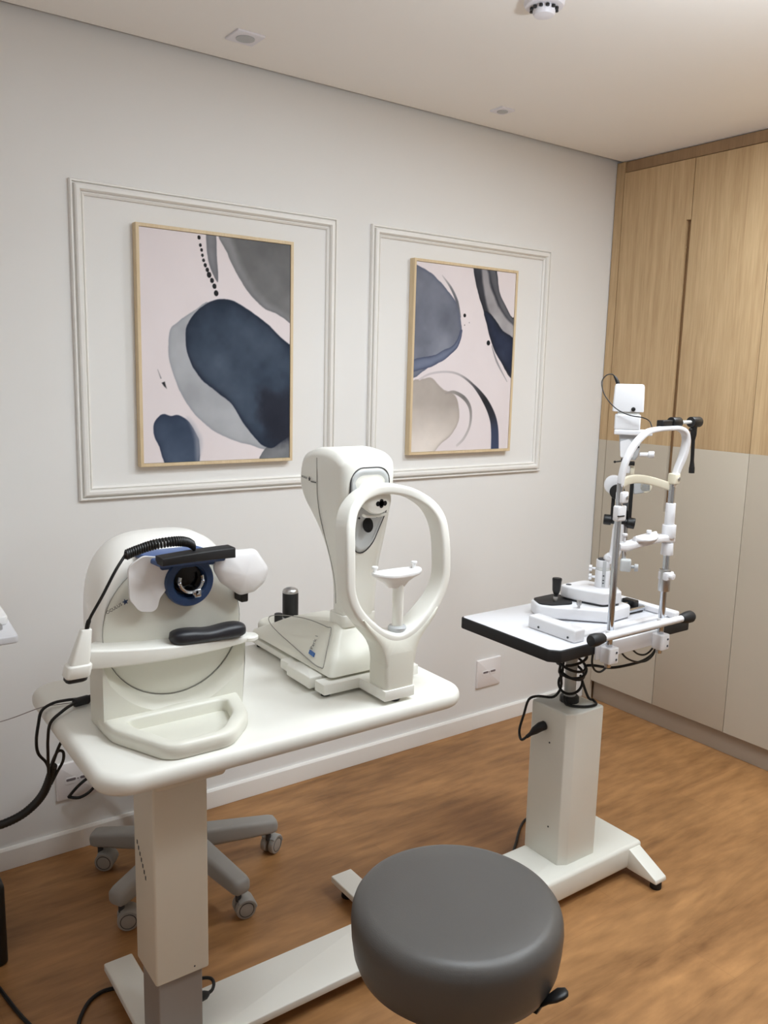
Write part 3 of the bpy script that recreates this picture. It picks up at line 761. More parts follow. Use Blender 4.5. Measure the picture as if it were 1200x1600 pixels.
# joystick
jx, jy = -2.045, -.605
bm = new(); lathe(bm, [(.001, 0), (.028, .001), (.026, .010), (.012, .018), (.012, .026)], (jx, jy, TZ + .044), n=28); finish('joystick_boot', bm, M['recess'], a)
bm = new(); rod(bm, (jx, jy, .890), (jx, jy, .966), .0235, bev=.003, n=32); js = finish('joystick', bm, M['black'], a)
bm = new(); lathe(bm, [(.0236, .0), (.0236, .004), (.021, .010), (.013, .0145), (.001, .016)], (jx, jy, .965), n=32); finish('joystick_button', bm, M['silver'], js)
bm = new(); rod(bm, (-2.098, -.630, .855), (-2.098, -.630, .915), .012, n=20); finish('lock_knob', bm, M['black'], a)
# neck foot
bm = new(); slab(bm, rrect(-2.116, -2.012, -1.0, -.93, .012), .970, 1.004, .004, 3); finish('neck_base', bm, M['device2'], a)
# head and neck: side outline swept across the width
side_pts = [(-1.000, .996, 0), (-1.004, 1.06, 0), (-1.012, 1.13, 0), (-1.030, 1.20, 0), (-1.046, 1.27, 0), (-1.056, 1.33, 0), (-1.058, 1.380, 0), (-1.048, 1.404, 0), (-1.015, 1.420, 0), (-.96, 1.426, 0), (-.905, 1.420, 0), (-.865, 1.402, 0), (-.846, 1.37, 0), (-.843, 1.325, 0), (-.862, 1.285, 0), (-.892, 1.250, 0), (-.920, 1.205, 0), (-.936, 1.15, 0), (-.942, 1.08, 0), (-.944, .996, 0)]
prof = [(q.x, q.y) for q in catmull(side_pts, 3)]
if area2(prof) < 0: prof.reverse()
def wid(v):   # half width grows towards the head
    s = min(max((v - 1.05) / .28, 0), 1); s = s * s * (3 - 2 * s); return .053 + .027 * s
def hx(v):
    s = min(max((v - 1.05) / .28, 0), 1); s = s * s * (3 - 2 * s); return -2.064 - .017 * s
bm = new(); rings = []
for i in range(13):
    s = -1 + 2 * i / 12
    e = abs(s); d = 0 if e < .7 else .024 * (1 - math.sqrt(max(0, 1 - ((e - .7) / .3) ** 2)))
    ss = math.copysign(min(1, (e if e < .7 else .7 + .3 * math.sin((e - .7) / .3 * PI / 2))), s)
    dd = 0 if e < .7 else .022 * (1 - math.cos((e - .7) / .3 * PI / 2))
    rings.append([V((hx(v) + wid(v) * ss, u, v)) for u, v in inset(prof, dd)])
loft(bm, rings); hd = finish('head', bm, M['device2'], a, angle=60)
bm = new()
sm = [(-.93, 1.4248), (-.940, 1.40), (-.942, 1.33), (-.945, 1.25), (-.955, 1.17), (-.963, 1.10), (-.968, 1.03)]
tube(bm, [V((hx(v) - wid(v) - .0001, u, v)) for u, v in [(q.x, q.y) for q in catmull([(u, v, 0) for u, v in sm[1:]], 6)]], .0011, 6); finish('side_seam', bm, M['seam'], hd)
bm = text_bm('OCULUS', .0072, frame_xf((-2.1618, -.866, 1.3440), (0, -1, -.10), (0, -.1, 1)), .0002); finish('logo_text', bm, M['ink'], hd)
bm = new(); st = []
for k in range(10):
    rr = .0060 if k % 2 == 0 else .0026; b_ = PI / 2 + k * PI / 5
    st.append(V((-2.1618, -.9045 - rr * .8 * math.cos(b_), 1.343 + rr * math.sin(b_))))
loft(bm, [st, [q + V((.0015, 0, 0)) for q in st]]); finish('logo_star', bm, M['inkd'], hd)
bm = new(); box(bm, -2.1617, -2.1600, -.936, -.912, 1.336, 1.339, .0004); finish('printed_line', bm, M['ink'], hd)
# face panel on the front of the head
def fy(v):
    pts = [(.996, -1.0), (1.06, -1.004), (1.13, -1.012), (1.20, -1.030), (1.27, -1.046), (1.33, -1.056), (1.380, -1.058), (1.404, -1.048)]
    for (a0, b0), (a1, b1) in zip(pts, pts[1:]):
        if v <= a1: return b0 + (b1 - b0) * (v - a0) / (a1 - a0)
    return -1.048
FX = -2.081
pan = rpoly([(FX - .056, 1.384), (FX - .058, 1.275), (FX - .030, 1.185), (FX, 1.160), (FX + .030, 1.185), (FX + .058, 1.275), (FX + .056, 1.384)], [.035, .1, .06, .05, .06, .1, .035], 6)
pan = [tuple(q) for q in resample(pan, 72, (FX, 1.16))]
if area2(pan) < 0: pan.reverse()
bm = new(); tube(bm, [V((u, fy(v) - .0006, v)) for u, v in pan], .0016, 6, closed=True); finish('face_seam', bm, M['seamd'], hd)
cxp, czp = FX, 1.28
bm = new(); rings = []
for sc_, off in ((.985, .002), (.975, -.001), (.93, -.004), (.88, -.004), (.83, -.001), (.4, -.001), (.01, -.001)):
    rings.append([V((cxp + (u - cxp) * sc_, fy(czp + (v - czp) * sc_) + off, czp + (v - czp) * sc_)) for u, v in pan])
loft(bm, rings); fp = finish('face_plate', bm, M['recess'], hd, angle=40)
bm = new()
rings = []
for zc, zr, xr, y in ((1.322, .040, .044, -1.040), (1.318, .038, .045, -1.058), (1.312, .036, .044, -1.070), (1.306, .033, .041, -1.080), (1.303, .027, .036, -1.0865), (1.302, .014, .020, -1.089), (1.302, .001, .001, -1.0895)):
    rings.append([V((FX + .006 + xr * math.cos(2 * PI * j / 32), y, zc + zr * math.sin(2 * PI * j / 32))) for j in range(32)])
loft(bm, rings); nz = finish('measuring_nozzle', bm, M['device2'], hd, angle=50)
bm = new()
for dx, dz, rx in ((0, 0, .0065), (.010, .0, .0062), (-.010, 0, .0062), (0, .005, .006), (0, -.005, .006)):
    lathe(bm, [(rx, 0), (rx, .0016), (.001, .0016)], (FX + .012 + dx, -1.0882, 1.300 + dz), (0, -1, 0), 14)
finish('measuring_aperture', bm, M['darkglass'], nz)
bm = new(); tube(bm, [V((FX + .006 + .036 * math.cos(t_), -1.070 - .004 * math.cos(2 * t_), 1.274 + .008 * math.sin(t_))) for t_ in [PI * 1.02 + PI * .96 * k / 16 for k in range(17)]], .0035, 8); finish('nozzle_lip', bm, M['device2'], nz)
bm = new(); lathe(bm, [(.0185, 0), (.0185, .0025), (.016, .0032), (.001, .0034)], (FX + .004, fy(1.240) - .0055, 1.241), (0, -1, .18), 32, sx=.80, sy=1.0)
finish('camera_window', bm, M['darkglass'], fp)
for s_ in (-1, 1):
    bm = new(); rod(bm, (FX + .004 + s_ * .026, fy(1.258), 1.260), (FX + .004 + s_ * .026, fy(1.258) - .0035, 1.260), .0026, n=10, bev=.0005); finish('indicator_light', bm, M['seamd'], fp)
# chin rest frame in front: post, face ring, chin cup
fr_x = -2.067
bm = new()
loft(bm, [[V((fr_x + u, v, z)) for u, v in rpoly([(-hw, y0), (hw, y0), (hw, y1), (-hw, y1)], .010, 4)] for z, hw, y0, y1 in
     ((TZ + .034, .0425, -1.1828, -1.108), (.90, .0438, -1.1828, -1.108), (.935, .0440, -1.1827, -1.110), (.965, .0438, -1.1815, -1.112))], caps=True)
pairs = [((.111, 1.048), (.107, 1.050)), ((.103, 1.032), (.096, 1.040)), ((.086, 1.010), (.075, 1.022)), ((.070, .993), (.056, 1.008)), ((.058, .977), (.040, .998)), ((.050, .960), (.025, .991)), ((.0455, .942), (.014, .988)), ((.0437, .922), (.006, .987))]
pairs = pairs + [((-o[0], o[1]), (-i_[0], i_[1])) for o, i_ in reversed(pairs)]
rings = []
for o, i_ in pairs:
    O_, I_ = V((fr_x + o[0], 0, o[1])), V((fr_x + i_[0], 0, i_[1])); d_ = (I_ - O_).length; e_ = min(.005, d_ * .3)
    u_ = (I_ - O_).normalized() * e_
    rings.append([p_ + V((0, y_, 0)) for p_, y_ in ((O_, -1.1775), (O_ + u_ * .3, -1.181), (O_ + u_, -1.182), (I_ - u_, -1.182), (I_, -1.178), (I_, -1.118), (I_ - u_, -1.113), (O_ + u_, -1.113), (O_, -1.117))])
loft(bm, rings)
post = finish('chinrest_post', bm, M['device'], a, angle=50)
rp = [(0, .986, -1.147, .034), (.045, 1.000, -1.147, .034), (.085, 1.030, -1.148, .032), (.120, 1.070, -1.149, .028), (.138, 1.115, -1.150, .026), (.140, 1.17, -1.148, .026), (.138, 1.22, -1.143, .026), (.132, 1.262, -1.132, .027), (.112, 1.297, -1.115, .025), (.075, 1.322, -1.098, .022), (.035, 1.333, -1.088, .021),
      (0, 1.336, -1.085, .021)]
full = rp + [(-x, z, y, d) for x, z, y, d in reversed(rp[1:-1])]
cp = catmull([(x, y, z) for x, z, y, d in full], 6, closed=True)
dd = catmull([(d, 0, 0) for x, z, y, d in full], 6, closed=True)
bm = new(); rings = []; k = len(cp)
for i in range(k):
    tdir = (cp[(i + 1) % k] - cp[i - 1]).normalized(); dep = V((0, 1, 0)); rad = tdir.cross(dep).normalized(); dep = rad.cross(tdir).normalized()
    hd_ = dd[i].x; ht = .0125
    rings.append([cp[i] + V((fr_x, 0, 0)) + rad * u + dep * v for u, v in rrect(-ht, ht, -hd_, hd_, .007, 3)])
loft(bm, rings, wrap=True); finish('face_ring', bm, M['device2'], a, angle=50)
bm = new(); lathe(bm, [(.001, 0), (.0215, 0), (.0225, .004), (.0225, .012), (.020, .015), (.013, .016)], (fr_x + .010, -1.150, .996), n=32); finish('chin_collar', bm, M['greyplastic'], a)
bm = new(); rod(bm, (fr_x + .010, -1.150, 1.008), (fr_x + .010, -1.150, 1.118), .0135, n=28); finish('chin_stem', bm, M['device2'], a)
bm = new(); rings = []
for s, z in ((.10, 1.104), (.34, 1.108), (.50, 1.120), (.72, 1.129), (.95, 1.136), (1.0, 1.141), (.97, 1.1455), (.9, 1.145), (.6, 1.139), (.2, 1.137), (.02, 1.137)):
    r_ = []
    for j in range(48):
        t_ = 2 * PI * j / 48
        rx = .066 * s * (1 + .06 * math.cos(2 * t_)); ry = .038 * s * (1 + .10 * math.cos(2 * t_ + .0))
        notch = 1 + .10 * math.cos(3 * t_ + PI / 2) * s
        r_.append(V((fr_x + .004 + rx * math.cos(t_), -1.150 + ry * math.sin(t_) * notch, z + .003 * s * math.cos(2 * t_) * (z > 1.13))))
    rings.append(r_)
loft(bm, rings); cup = finish('chin_cup', bm, M['white'], a, angle=60)
for s in (-1, 1):
    bm = new(); rod(bm, (fr_x + .004 + s * .058, -1.142, 1.143), (fr_x + .004 + s * .058, -1.142, 1.156), .0045, n=12); rod(bm, (fr_x + .004 + s * .058, -1.142, 1.156), (fr_x + .004 + s * .058, -1.142, 1.162), .0075, n=14); finish('paper_pin', bm, M['white'], cup)
# ------------------------------------------------------------------ slit lamp table
SX = -1.282
s = empty('pedestal_table', (SX, -1.03, 0), 'white table with black edge on a square white pedestal, carrying the slit lamp', 'table')
bm = new(); slab(bm, rpoly([(-1.542, -1.165), (-1.517, -1.192), (-.918, -1.192), (-.918, -.790), (-1.542, -.790)], [.012, .012, .015, .015, .015], 4), .826, .861, .003, 3); tt = finish('table_top', bm, M['rubber'], s)
bm = new(); slab(bm, rpoly([(-1.537, -1.163), (-1.515, -1.187), (-.923, -1.187), (-.923, -.795), (-1.537, -.795)], [.012, .012, .012, .012, .012], 4), .8595, .8622, .0006, 2, r0=0); finish('laminate_surface', bm, M['laminate'], tt)
bm = new(); rod(bm, (-1.272, -1.02, .60), (-1.272, -1.02, .828), .0185, n=28); finish('lift_tube', bm, M['polegrey'], s)
bm = new(); lathe(bm, [(.001, 0), (.030, 0), (.030, .016), (.027, .02), (.018, .021)], (-1.272, -1.02, .603), n=32); finish('collar', bm, M['black'], s)
bm = new(); slab(bm, rrect(-1.34, -1.20, -1.08, -.95, .01), .806, .8265, .003, 3); finish('mounting_plate', bm, M['polegrey'], s)
bm = new(); slab(bm, rpoly([(-1.362, -.945), (-1.362, -1.090), (-1.334, -1.106), (-1.206, -1.106), (-1.206, -.945)], [.008, .006, .006, .008, .008], 4), .10, .604, .006, 3); pc = finish('pedestal', bm, M['basewhite'], s)
for y, z in ((-1.03, .49), (-1.045, .215)):
    bm = new(); rod(bm, (-1.3615, y, z), (-1.3635, y, z), .0028, n=10, bev=.0003); finish('screw', bm, M['inkd'], pc)
bm = new(); box(bm, -1.60, -1.014, -1.147, -.945, .026, .105, .012, R=.012); finish('base_block', bm, M['basewhite'], s)
for x0, x1 in ((-1.082, -1.028), (-1.585, -1.531)):
    bm = new()
    prof = rpoly([(-1.120, .030), (-1.120, .092), (-1.150, .094), (-1.255, .040), (-1.258, .026), (-1.150, .026)], .003, 2)
    slab(bm, prof, x0, x1, .003, 2, f=YZ); f = finish('foot', bm, M['basewhite'], s)
    bm = new(); rod(bm, ((x0 + x1) / 2, -1.238, 0), ((x0 + x1) / 2, -1.238, .03), .018); finish('foot_pad', bm, M['rubber'], f)
for x in (-1.05, -1.56):
    bm = new(); rod(bm, (x, -.98, 0), (x, -.98, .03), .018); finish('foot_pad', bm, M['rubber'], s)

# ------------------------------------------------------------------ head rest frame clamped to the table front
FY = -1.216
h = empty('headrest_frame', (-1.22, FY, .862), 'white arch head rest on two chrome rods, clamped to the slit lamp table', 'head rest')
XL_, XR = -1.345, -1.108
for x, zt in ((XL_, 1.325), (XR, 1.31)):
    bm = new(); rod(bm, (x, FY, .79), (x, FY, zt), .0095, n=28); finish('chrome_rod', bm, M['chrome'], h)
    bm = new(); slab(bm, rrect(x - .020, x + .020, FY - .022, FY + .016, .006), .805, .852, .003); cl = finish('clamp_block', bm, M['slitwhite'], h)
    bm = new()
    for z in (.817, .838): rod(bm, (x + .008, FY - .022, z), (x + .008, FY - .0235, z), .0035, n=10, bev=.0004)
    finish('clamp_screw', bm, M['inkd'], cl)
bm = new(); slab(bm, rrect(-1.38, -1.075, FY + .014, FY + .0225, .003), .812, .858, .002); finish('clamp_rail', bm, M['slitwhite'], h)
# arch
bm = new()
arch_ = catmull([(XL_, FY, 1.315), (-1.345, FY - .002, 1.345), (-1.335, FY - .006, 1.39), (-1.305, FY - .010, 1.435), (-1.262, FY - .012, 1.464), (-1.215, FY - .012, 1.472), (-1.165, FY - .012, 1.474), (-1.118, FY - .012, 1.473), (-1.085, FY - .011, 1.460), (-1.072, FY - .009, 1.432), (-1.078, FY - .006, 1.390), (-1.096, FY - .002, 1.345), (XR, FY, 1.30)], 6)
k = len(arch_); rings = []
for i in range(k):
    tdir = (arch_[min(i + 1, k - 1)] - arch_[max(i - 1, 0)]).normalized(); dep = V((0, 1, 0)); rad = tdir.cross(dep).normalized()
    f_ = i / (k - 1); w = .0065 + .004 * math.exp(-((f_ - .82) / .14) ** 2)
    dp = .009 + .003 * math.sin(PI * f_)
    rings.append([arch_[i] + rad * u + dep * v for u, v in rrect(-w, w, -dp, dp, .004, 3)])
loft(bm, rings); finish('arch', bm, M['slitwhite'], h, angle=50)
bm = new(); rings = []
for k_ in range(17):
    q = k_ / 16; x = XL_ + .008 + (XR - XL_ - .004) * q; y = FY + .002 + .028 * math.sin(PI * q) ** .8; z = 1.322 - .024 * q + .016 * math.sin(PI * q)
    rings.append([V((x, y, z)) + V((0, u, v)) for u, v in rrect(-.006, .006, -.0125, .0125, .004, 3)])
loft(bm, rings); finish('forehead_band', bm, M['cream'], h, angle=50)
for x, z in ((XL_ + .006, 1.285), (XR, 1.325)):
    bm = new(); box(bm, x - .013, x + .013, FY - .017, FY + .010, z - .016, z + .016, .004); j = finish('band_clip', bm, M['slitwhite'] if x < -1.2 else M['cream'], h)
    bm = new(); rod(bm, (x + .004, FY - .017, z), (x + .004, FY - .020, z), .0055, n=14); finish('clip_screw', bm, M['silver'], j)
bm = new(); box(bm, XL_ - .014, XL_ + .020, FY - .013, FY + .010, 1.218, 1.262, .005); g = finish('canthus_mark_clip', bm, M['slitwhite'], h)
bm = new(); box(bm, XL_ - .016, XL_ + .010, FY - .0145, FY - .009, 1.232, 1.2352, .0006); finish('canthus_line', bm, M['black'], g)
# right sleeve and chin rest arm
bm = new(); rod(bm, (XR, FY, 1.185), (XR, FY, 1.252), .0145, n=28); finish('sleeve', bm, M['slitwhite'], h)
bm = new(); rod(bm, (XR + .001, FY, 1.148), (XR + .001, FY, 1.187), .020, n=28); finish('height_knob', bm, M['slitwhite'], h)
bm = new(); rings = []
for q, z, w, hh in ((0, 1.143, .014, .011), (.12, 1.139, .018, .012), (.3, 1.142, .017, .011), (.45, 1.146, .024, .010), (.6, 1.150, .026, .010), (.8, 1.148, .020, .011), (1, 1.143, .018, .013)):
    x = -1.335 + (.245) * q
    rings.append([V((x, FY + .006 + u, z + v)) for u, v in rrect(-w, w, -hh, hh, .006, 3)])
loft(bm, rings); ca = finish('chin_arm', bm, M['slitwhite'], h, angle=50)
bm = new(); rings = []
for q, w, z in ((0, .004, 1.158), (.1, .016, 1.157), (.35, .027, 1.156), (.65, .028, 1.158), (.9, .018, 1.162), (1, .005, 1.164)):
    x = -1.268 + .094 * q
    rings.append([V((x, FY - .004 + w * math.cos(2 * PI * j / 20), z + .010 * math.sin(2 * PI * j / 20))) for j in range(20)])
loft(bm, rings); cc = finish('chin_cup', bm, M['slitwhite'], h, angle=60)
for x in (-1.315, -1.207):
    bm = new(); rod(bm, (x, FY - .004, 1.155), (x, FY - .004, 1.172), .0035, n=12); rod(bm, (x, FY - .004, 1.172), (x, FY - .004, 1.180), .0075, n=16); finish('paper_pin', bm, M['slitwhite'], cc)
bm = new(); rod(bm, (XR, FY, 1.096), (XR, FY, 1.132), .0185, .0165, n=28); finish('arm_collar', bm, M['slitwhite'], h)
bm = new(); rod(bm, (XR, FY, .985), (XR, FY, 1.052), .0175, n=28); cj = finish('chin_joint', bm, M['silver'], h)
bm = new(); rod(bm, (XR, FY - .012, 1.034), (XR, FY - .030, 1.034), .010, n=18); box(bm, XR - .017, XR + .017, FY - .020, FY + .014, 1.020, 1.046, .004); finish('joint_knob', bm, M['slitwhite'], cj)
# grip bar
bm = new(); rod(bm, (-1.405, FY - .022, .893), (-1.035, FY - .022, .893), .0105, n=28, bev=.003); gb = finish('grip_bar', bm, M['slitwhite'], h)
for x in (XL_, XR):
    bm = new(); box(bm, x - .012, x + .012, FY - .026, FY + .008, .885, .901, .003); finish('bar_bracket', bm, M['slitwhite'], gb)
for x0, sg in ((-1.400, -1), (-1.040, 1)):
    bm = new(); lathe(bm, [(.001, 0), (.0125, 0), (.0145, .004), (.0185, .030), (.0185, .046), (.015, .053), (.001, .055)], (x0, FY - .022, .893), (sg, 0, 0), 28); finish('hand_grip', bm, M['rubber'], gb)
# fixation lamp
bm = new(); rod(bm, (-1.148, FY - .006, 1.490), (-1.110, FY - .006, 1.490), .0155, n=28); fx = finish('fixation_clamp', bm, M['black'], h)
bm = new(); box(bm, -1.196, -1.150, FY - .016, FY + .008, 1.472, 1.497, .003); finish('clamp_jaw', bm, M['black'], fx)
bm = new(); rod(bm, (-1.1105, FY - .006, 1.490), (-1.108, FY - .006, 1.490), .0125, n=24); finish('clamp_face', bm, M['silver'], fx)
bm = new(); rod(bm, (-1.112, FY - .006, 1.490), (-1.050, FY - .006, 1.490), .0052, n=14); finish('fixation_bar', bm, M['polegrey'], fx)
bm = new(); rod(bm, (-1.054, FY - .006, 1.490), (-1.012, FY - .006, 1.490), .0155, n=28); fl = finish('fixation_joint', bm, M['black'], h)
bm = new(); rod(bm, (-1.0125, FY - .006, 1.490), (-1.010, FY - .006, 1.490), .0125, n=24); finish('joint_face', bm, M['silver'], fl)
bm = new(); lathe(bm, [(.009, 0), (.010, .004), (.009, .028), (.0055, .045), (.0055, .105), (.0075, .122), (.0085, .126), (.0085, .142), (.001, .143)], (-1.036, FY - .006, 1.480), (.06, 0, -1), 20); finish('fixation_light_arm', bm, M['black'], fl)
bm = new(); ball(bm, (-1.056, FY - .010, 1.468), .0055, 12); finish('joint_screw', bm, M['black'], fl)

# ------------------------------------------------------------------ slit lamp
sl = empty('slit_lamp', (-1.18, -1.0, .862), 'white and black slit lamp microscope with lamp box on top, on the black-edged table', 'slit lamp')
# rail base on the table
bm = new(); box(bm, -1.440, -1.395, -1.170, -.985, .8625, .902, .006); rc = finish('rail_cover', bm, M['slitwhite'], sl)
bm = new()
for y in (-1.145, -1.03): rod(bm, (-1.4405, y, .875), (-1.4425, y, .875), .0035, n=10, bev=.0004)
finish('cover_screw', bm, M['inkd'], rc)
bm = new(); box(bm, -.972, -.940, -1.165, -.835, .8625, .884, .006); finish('rail_cover', bm, M['slitwhite'], sl)
bm = new(); box(bm, -1.10, -.945, -.850, -.815, .8625, .882, .005); finish('rear_bar', bm, M['slitwhite'], sl)
bm = new(); box(bm, -1.41, -.965, -1.14, -1.115, .8625, .869, .002); finish('front_bar', bm, M['slitwhite'], sl)
bm = new(); box(bm, -1.075, -.985, -1.06, -.94, .8625, .874, .003); box(bm, -1.005, -.978, -1.035, -.985, .864, .894, .004); finish('guide_block', bm, M['black'], sl)
for y, z, r in ((-1.015, .883, .0055), (-1.06, .876, .007)):
    bm = new(); rod(bm, (-1.22, y, z), (-.985, y, z), r, n=16); finish('cross_rod', bm, M['chrome'], sl)
# moving base with joystick
bm = new(); slab(bm, rpoly([(-1.345, -.93), (-1.315, -.975), (-1.20, -1.095), (-1.075, -1.085), (-1.075, -.93), (-1.20, -.86), (-1.31, -.865)], .025, 5), .866, .905, .007, 3); mb = finish('moving_base', bm, M['slitwhite'], sl)
bm = new(); slab(bm, rpoly([(-1.335, -.93), (-1.312, -.962), (-1.245, -.985), (-1.19, -.93), (-1.20, -.868), (-1.305, -.872)], .02, 5), .904, .909, .001, 2); finish('black_deck', bm, M['rubber'], mb)
bm = new(); lathe(bm, [(.001, 0), (.006, 0), (.0065, .010), (.006, .022), (.009, .026), (.0125, .036), (.0145, .064), (.0155, .072), (.014, .076), (.001, .077)], (-1.272, -.938, .908), (.06, .03, 1), 28)
jl = finish('joystick', bm, M['black'], sl)
bm = new(); rod(bm, (-1.272, -.938, .909), (-1.271, -.937, .924), .0075, n=16); finish('joystick_stem', bm, M['silver'], jl)
bm = new(); rod(bm, (-1.258, -1.022, .904), (-1.258, -1.022, .916), .004, n=12); rod(bm, (-1.258, -1.022, .914), (-1.258, -1.022, .930), .0075, n=16); finish('lock_screw', bm, M['silver'], mb)
bm = new(); slab(bm, rpoly([(-1.225, -.905), (-1.225, -.945), (-1.19, -1.060), (-1.12, -1.075), (-1.075, -1.02), (-1.10, -.905)], .022, 5), .912, .951, .006, 3); bb = finish('base_box', bm, M['slitwhite'], sl)
bm = new(); slab(bm, rpoly([(-1.217, -.910), (-1.217, -.948), (-1.185, -1.053), (-1.12, -1.068), (-1.082, -1.018), (-1.105, -.910)], .02, 5), .900, .914, 0, r0=0); finish('turn_ring', bm, M['inkd'], bb)
bm = new(); lathe(bm, [(.009, 0), (.009, .002), (.006, .0025), (.001, .0015)], (-1.200, -.925, .950), n=20); finish('level_cap', bm, M['inkd'], bb)
bm = new(); box(bm, -1.222, -1.2195, -.942, -.917, .922, .942, .0004); finish('rating_label', bm, M['greyplastic'], bb)
# upper part, turned to the left: local frame a (towards the door side), b (towards the patient side)
E1, E2 = V((.6178, -.7864, 0)), V((-.7864, -.6178, 0)); OO = V((-1.10, -1.03, 0))
LX = Matrix((E1, E2, V((0, 0, 1)))).transposed().to_4x4(); LX.translation = OO
def up(name, bm, m, parent=sl, **k): return finish(name, bm, m, parent, xf=LX, **k)
pa = -.041
bm = new(); rod(bm, (pa, 0, .948), (pa, 0, 1.006), .0235, n=36); rod(bm, (pa, 0, 1.016), (pa, 0, 1.040), .0225, n=36); po = up('post', bm, M['slitwhite'])
bm = new(); rod(bm, (pa, 0, 1.004), (pa, 0, 1.018), .0215, n=36); up('post_band', bm, M['polegrey'], po)
bm = new(); rod(bm, (pa, 0, 1.039), (pa, 0, 1.044), .018, n=28); up('post_cap', bm, M['inkd'], po)
bm = new(); box(bm, pa - .001, pa + .010, .0222, .0242, .955, 1.040, .0008); up('scale_strip', bm, M['greyplastic'], po)
bm = new()
for z in (.966, .975, .990): box(bm, pa + .001, pa + .006, .0238, .0248, z, z + .004, .0003)
up('scale_mark', bm, M['inkd'], po)
for z in (1.012, .984):
    bm = new(); rod(bm, (pa - .022, .004, z - .002), (pa - .034, .006, z - .002), .004, n=12)
    rings = []
    star = [( (.0105 if k % 2 else .0072) * math.cos(2 * PI * k / 12), (.0105 if k % 2 else .0072) * math.sin(2 * PI * k / 12)) for k in range(12)]
    loft(bm, [[V((pa - .034 - t_, .006 + u, z - .002 + v)) for u, v in star] for t_ in (0, .009)]); up('star_knob', bm, M['slitwhite'], po)
# lower swing arm, curved up
bm = new(); rings = []
for a_c, z, w, d in ((-.030, 1.030, .014, .016), (-.022, 1.036, .016, .016), (-.012, 1.050, .017, .016), (-.006, 1.075, .018, .016), (-.004, 1.105, .018, .016), (-.003, 1.135, .018, .016), (-.002, 1.16, .016, .015)):
    rings.append([V((a_c + u, v, z)) for u, v in rrect(-w, w, -d, d, .006, 4)])
loft(bm, rings); ar = up('swing_arm', bm, M['slitwhite'], angle=50)
bm = new(); tube(bm, catmull([(pa + .008, .006, 1.042), (pa + .010, .012, 1.052), (pa + .018, .014, 1.058)], 5), .010, 12); ball(bm, (pa + .012, .010, 1.048), .013, 16); up('arm_pivot', bm, M['slitwhite'], ar)
bm = new(); box(bm, .010, .044, -.014, .014, 1.008, 1.048, .006); gm = up('illumination_pivot', bm, M['recess'])
bm = new(); rod(bm, (.044, 0, 1.024), (.056, 0, 1.024), .005, n=12); rod(bm, (.054, 0, 1.022), (.066, 0, 1.022), .012, n=20); up('pivot_knob', bm, M['greyplastic'], gm)
bm = new(); rod(bm, (.020, -.006, 1.046), (.020, -.006, 1.20), .007, n=16); up('support_rod', bm, M['silver'])
# microscope: white drum, black carrier, eyepieces
bm = new(); rod(bm, (-.026, -.012, 1.282), (-.026, .010, 1.282), .030, n=40, bev=.004); dr = up('magnifier_drum', bm, M['slitwhite'])
bm = new(); rod(bm, (-.014, .010, 1.262), (-.014, .022, 1.262), .0235, n=36, bev=.003); up('drum_dial', bm, M['black'], dr)
bm = new(); slab(bm, rpoly([(.034, 1.255), (.086, 1.268), (.086, 1.292), (.070, 1.300), (.034, 1.302)], .006), -.02, .012, .004, f=XZ); mh = up('microscope_head', bm, M['greyplastic'])
bm = new(); rod(bm, (.070, .012, 1.282), (.070, -.022, 1.282), .018, n=28); up('objective', bm, M['cream'], mh)
bm = new(); box(bm, -.030, -.019, -.006, .010, 1.170, 1.262, .003); box(bm, -.012, .022, -.012, .008, 1.176, 1.250, .003); cr = up('carrier', bm, M['black'])
bm = new(); box(bm, .0225, .034, -.006, .008, 1.180, 1.290, .002); up('carrier_bar', bm, M['black'], cr)
bm = new(); box(bm, .000, .022, .0075, .0105, 1.205, 1.243, .002); up('carrier_panel', bm, M['inkd'], cr)
bm = new(); rod(bm, (-.050, .004, 1.171), (-.026, .004, 1.170), .0165, n=28, bev=.003); rod(bm, (-.026, .004, 1.170), (.022, .004, 1.166), .012, n=24); rod(bm, (.022, .004, 1.166), (.046, .004, 1.163), .0175, n=28, bev=.003); kn = up('width_knob', bm, M['black'])
bm = new(); rod(bm, (.0455, .004, 1.163), (.0472, .004, 1.163), .006, n=16); up('knob_centre', bm, M['silver'], kn)
# illumination tower
bm = new(); rings = []
for z, a0, a1, d in ((1.322, -.008, .020, .012), (1.352, -.009, .021, .013)):
    rings.append([V((u, v, z)) for u, v in rrect(a0, a1, -d, d, .008, 4)])
loft(bm, rings); up('prism_column', bm, M['slitwhite'])
bm = new(); box(bm, .021, .033, -.006, .006, 1.318, 1.342, .002); up('prism_head', bm, M['cream'])
bm = new(); box(bm, -.010, .018, -.012, .016, 1.356, 1.366, .002); box(bm, .010, .032, -.010, .014, 1.346, 1.358, .002); rod(bm, (-.010, .0, 1.357), (-.026, .0, 1.354), .002, n=8); ball(bm, (-.028, 0, 1.354), .004, 10); up('filter_lever', bm, M['black'])
bm = new(); rings = []
for z, a0, a1, d in ((1.364, -.004, .033, .018), (1.375, -.010, .040, .020), (1.40, -.017, .044, .022), (1.436, -.020, .043, .022), (1.443, -.020, .043, .022)):
    rings.append([V((u, v, z)) for u, v in rrect(a0, a1, -d, d, .006, 4)])
loft(bm, rings); tw = up('lamp_tower', bm, M['greyplastic'], angle=50)
bm = new(); slab(bm, rpoly([(-.012, 1.372), (.024, 1.372), (.032, 1.405), (.010, 1.428), (-.016, 1.42)], .004), .020, .0245, 0, f=XZ, r0=.001); up('tower_plate', bm, M['slitwhite'], tw)
bm = new(); box(bm, .033, .042, .018, .026, 1.403, 1.408, .001); up('tower_latch', bm, M['black'], tw)
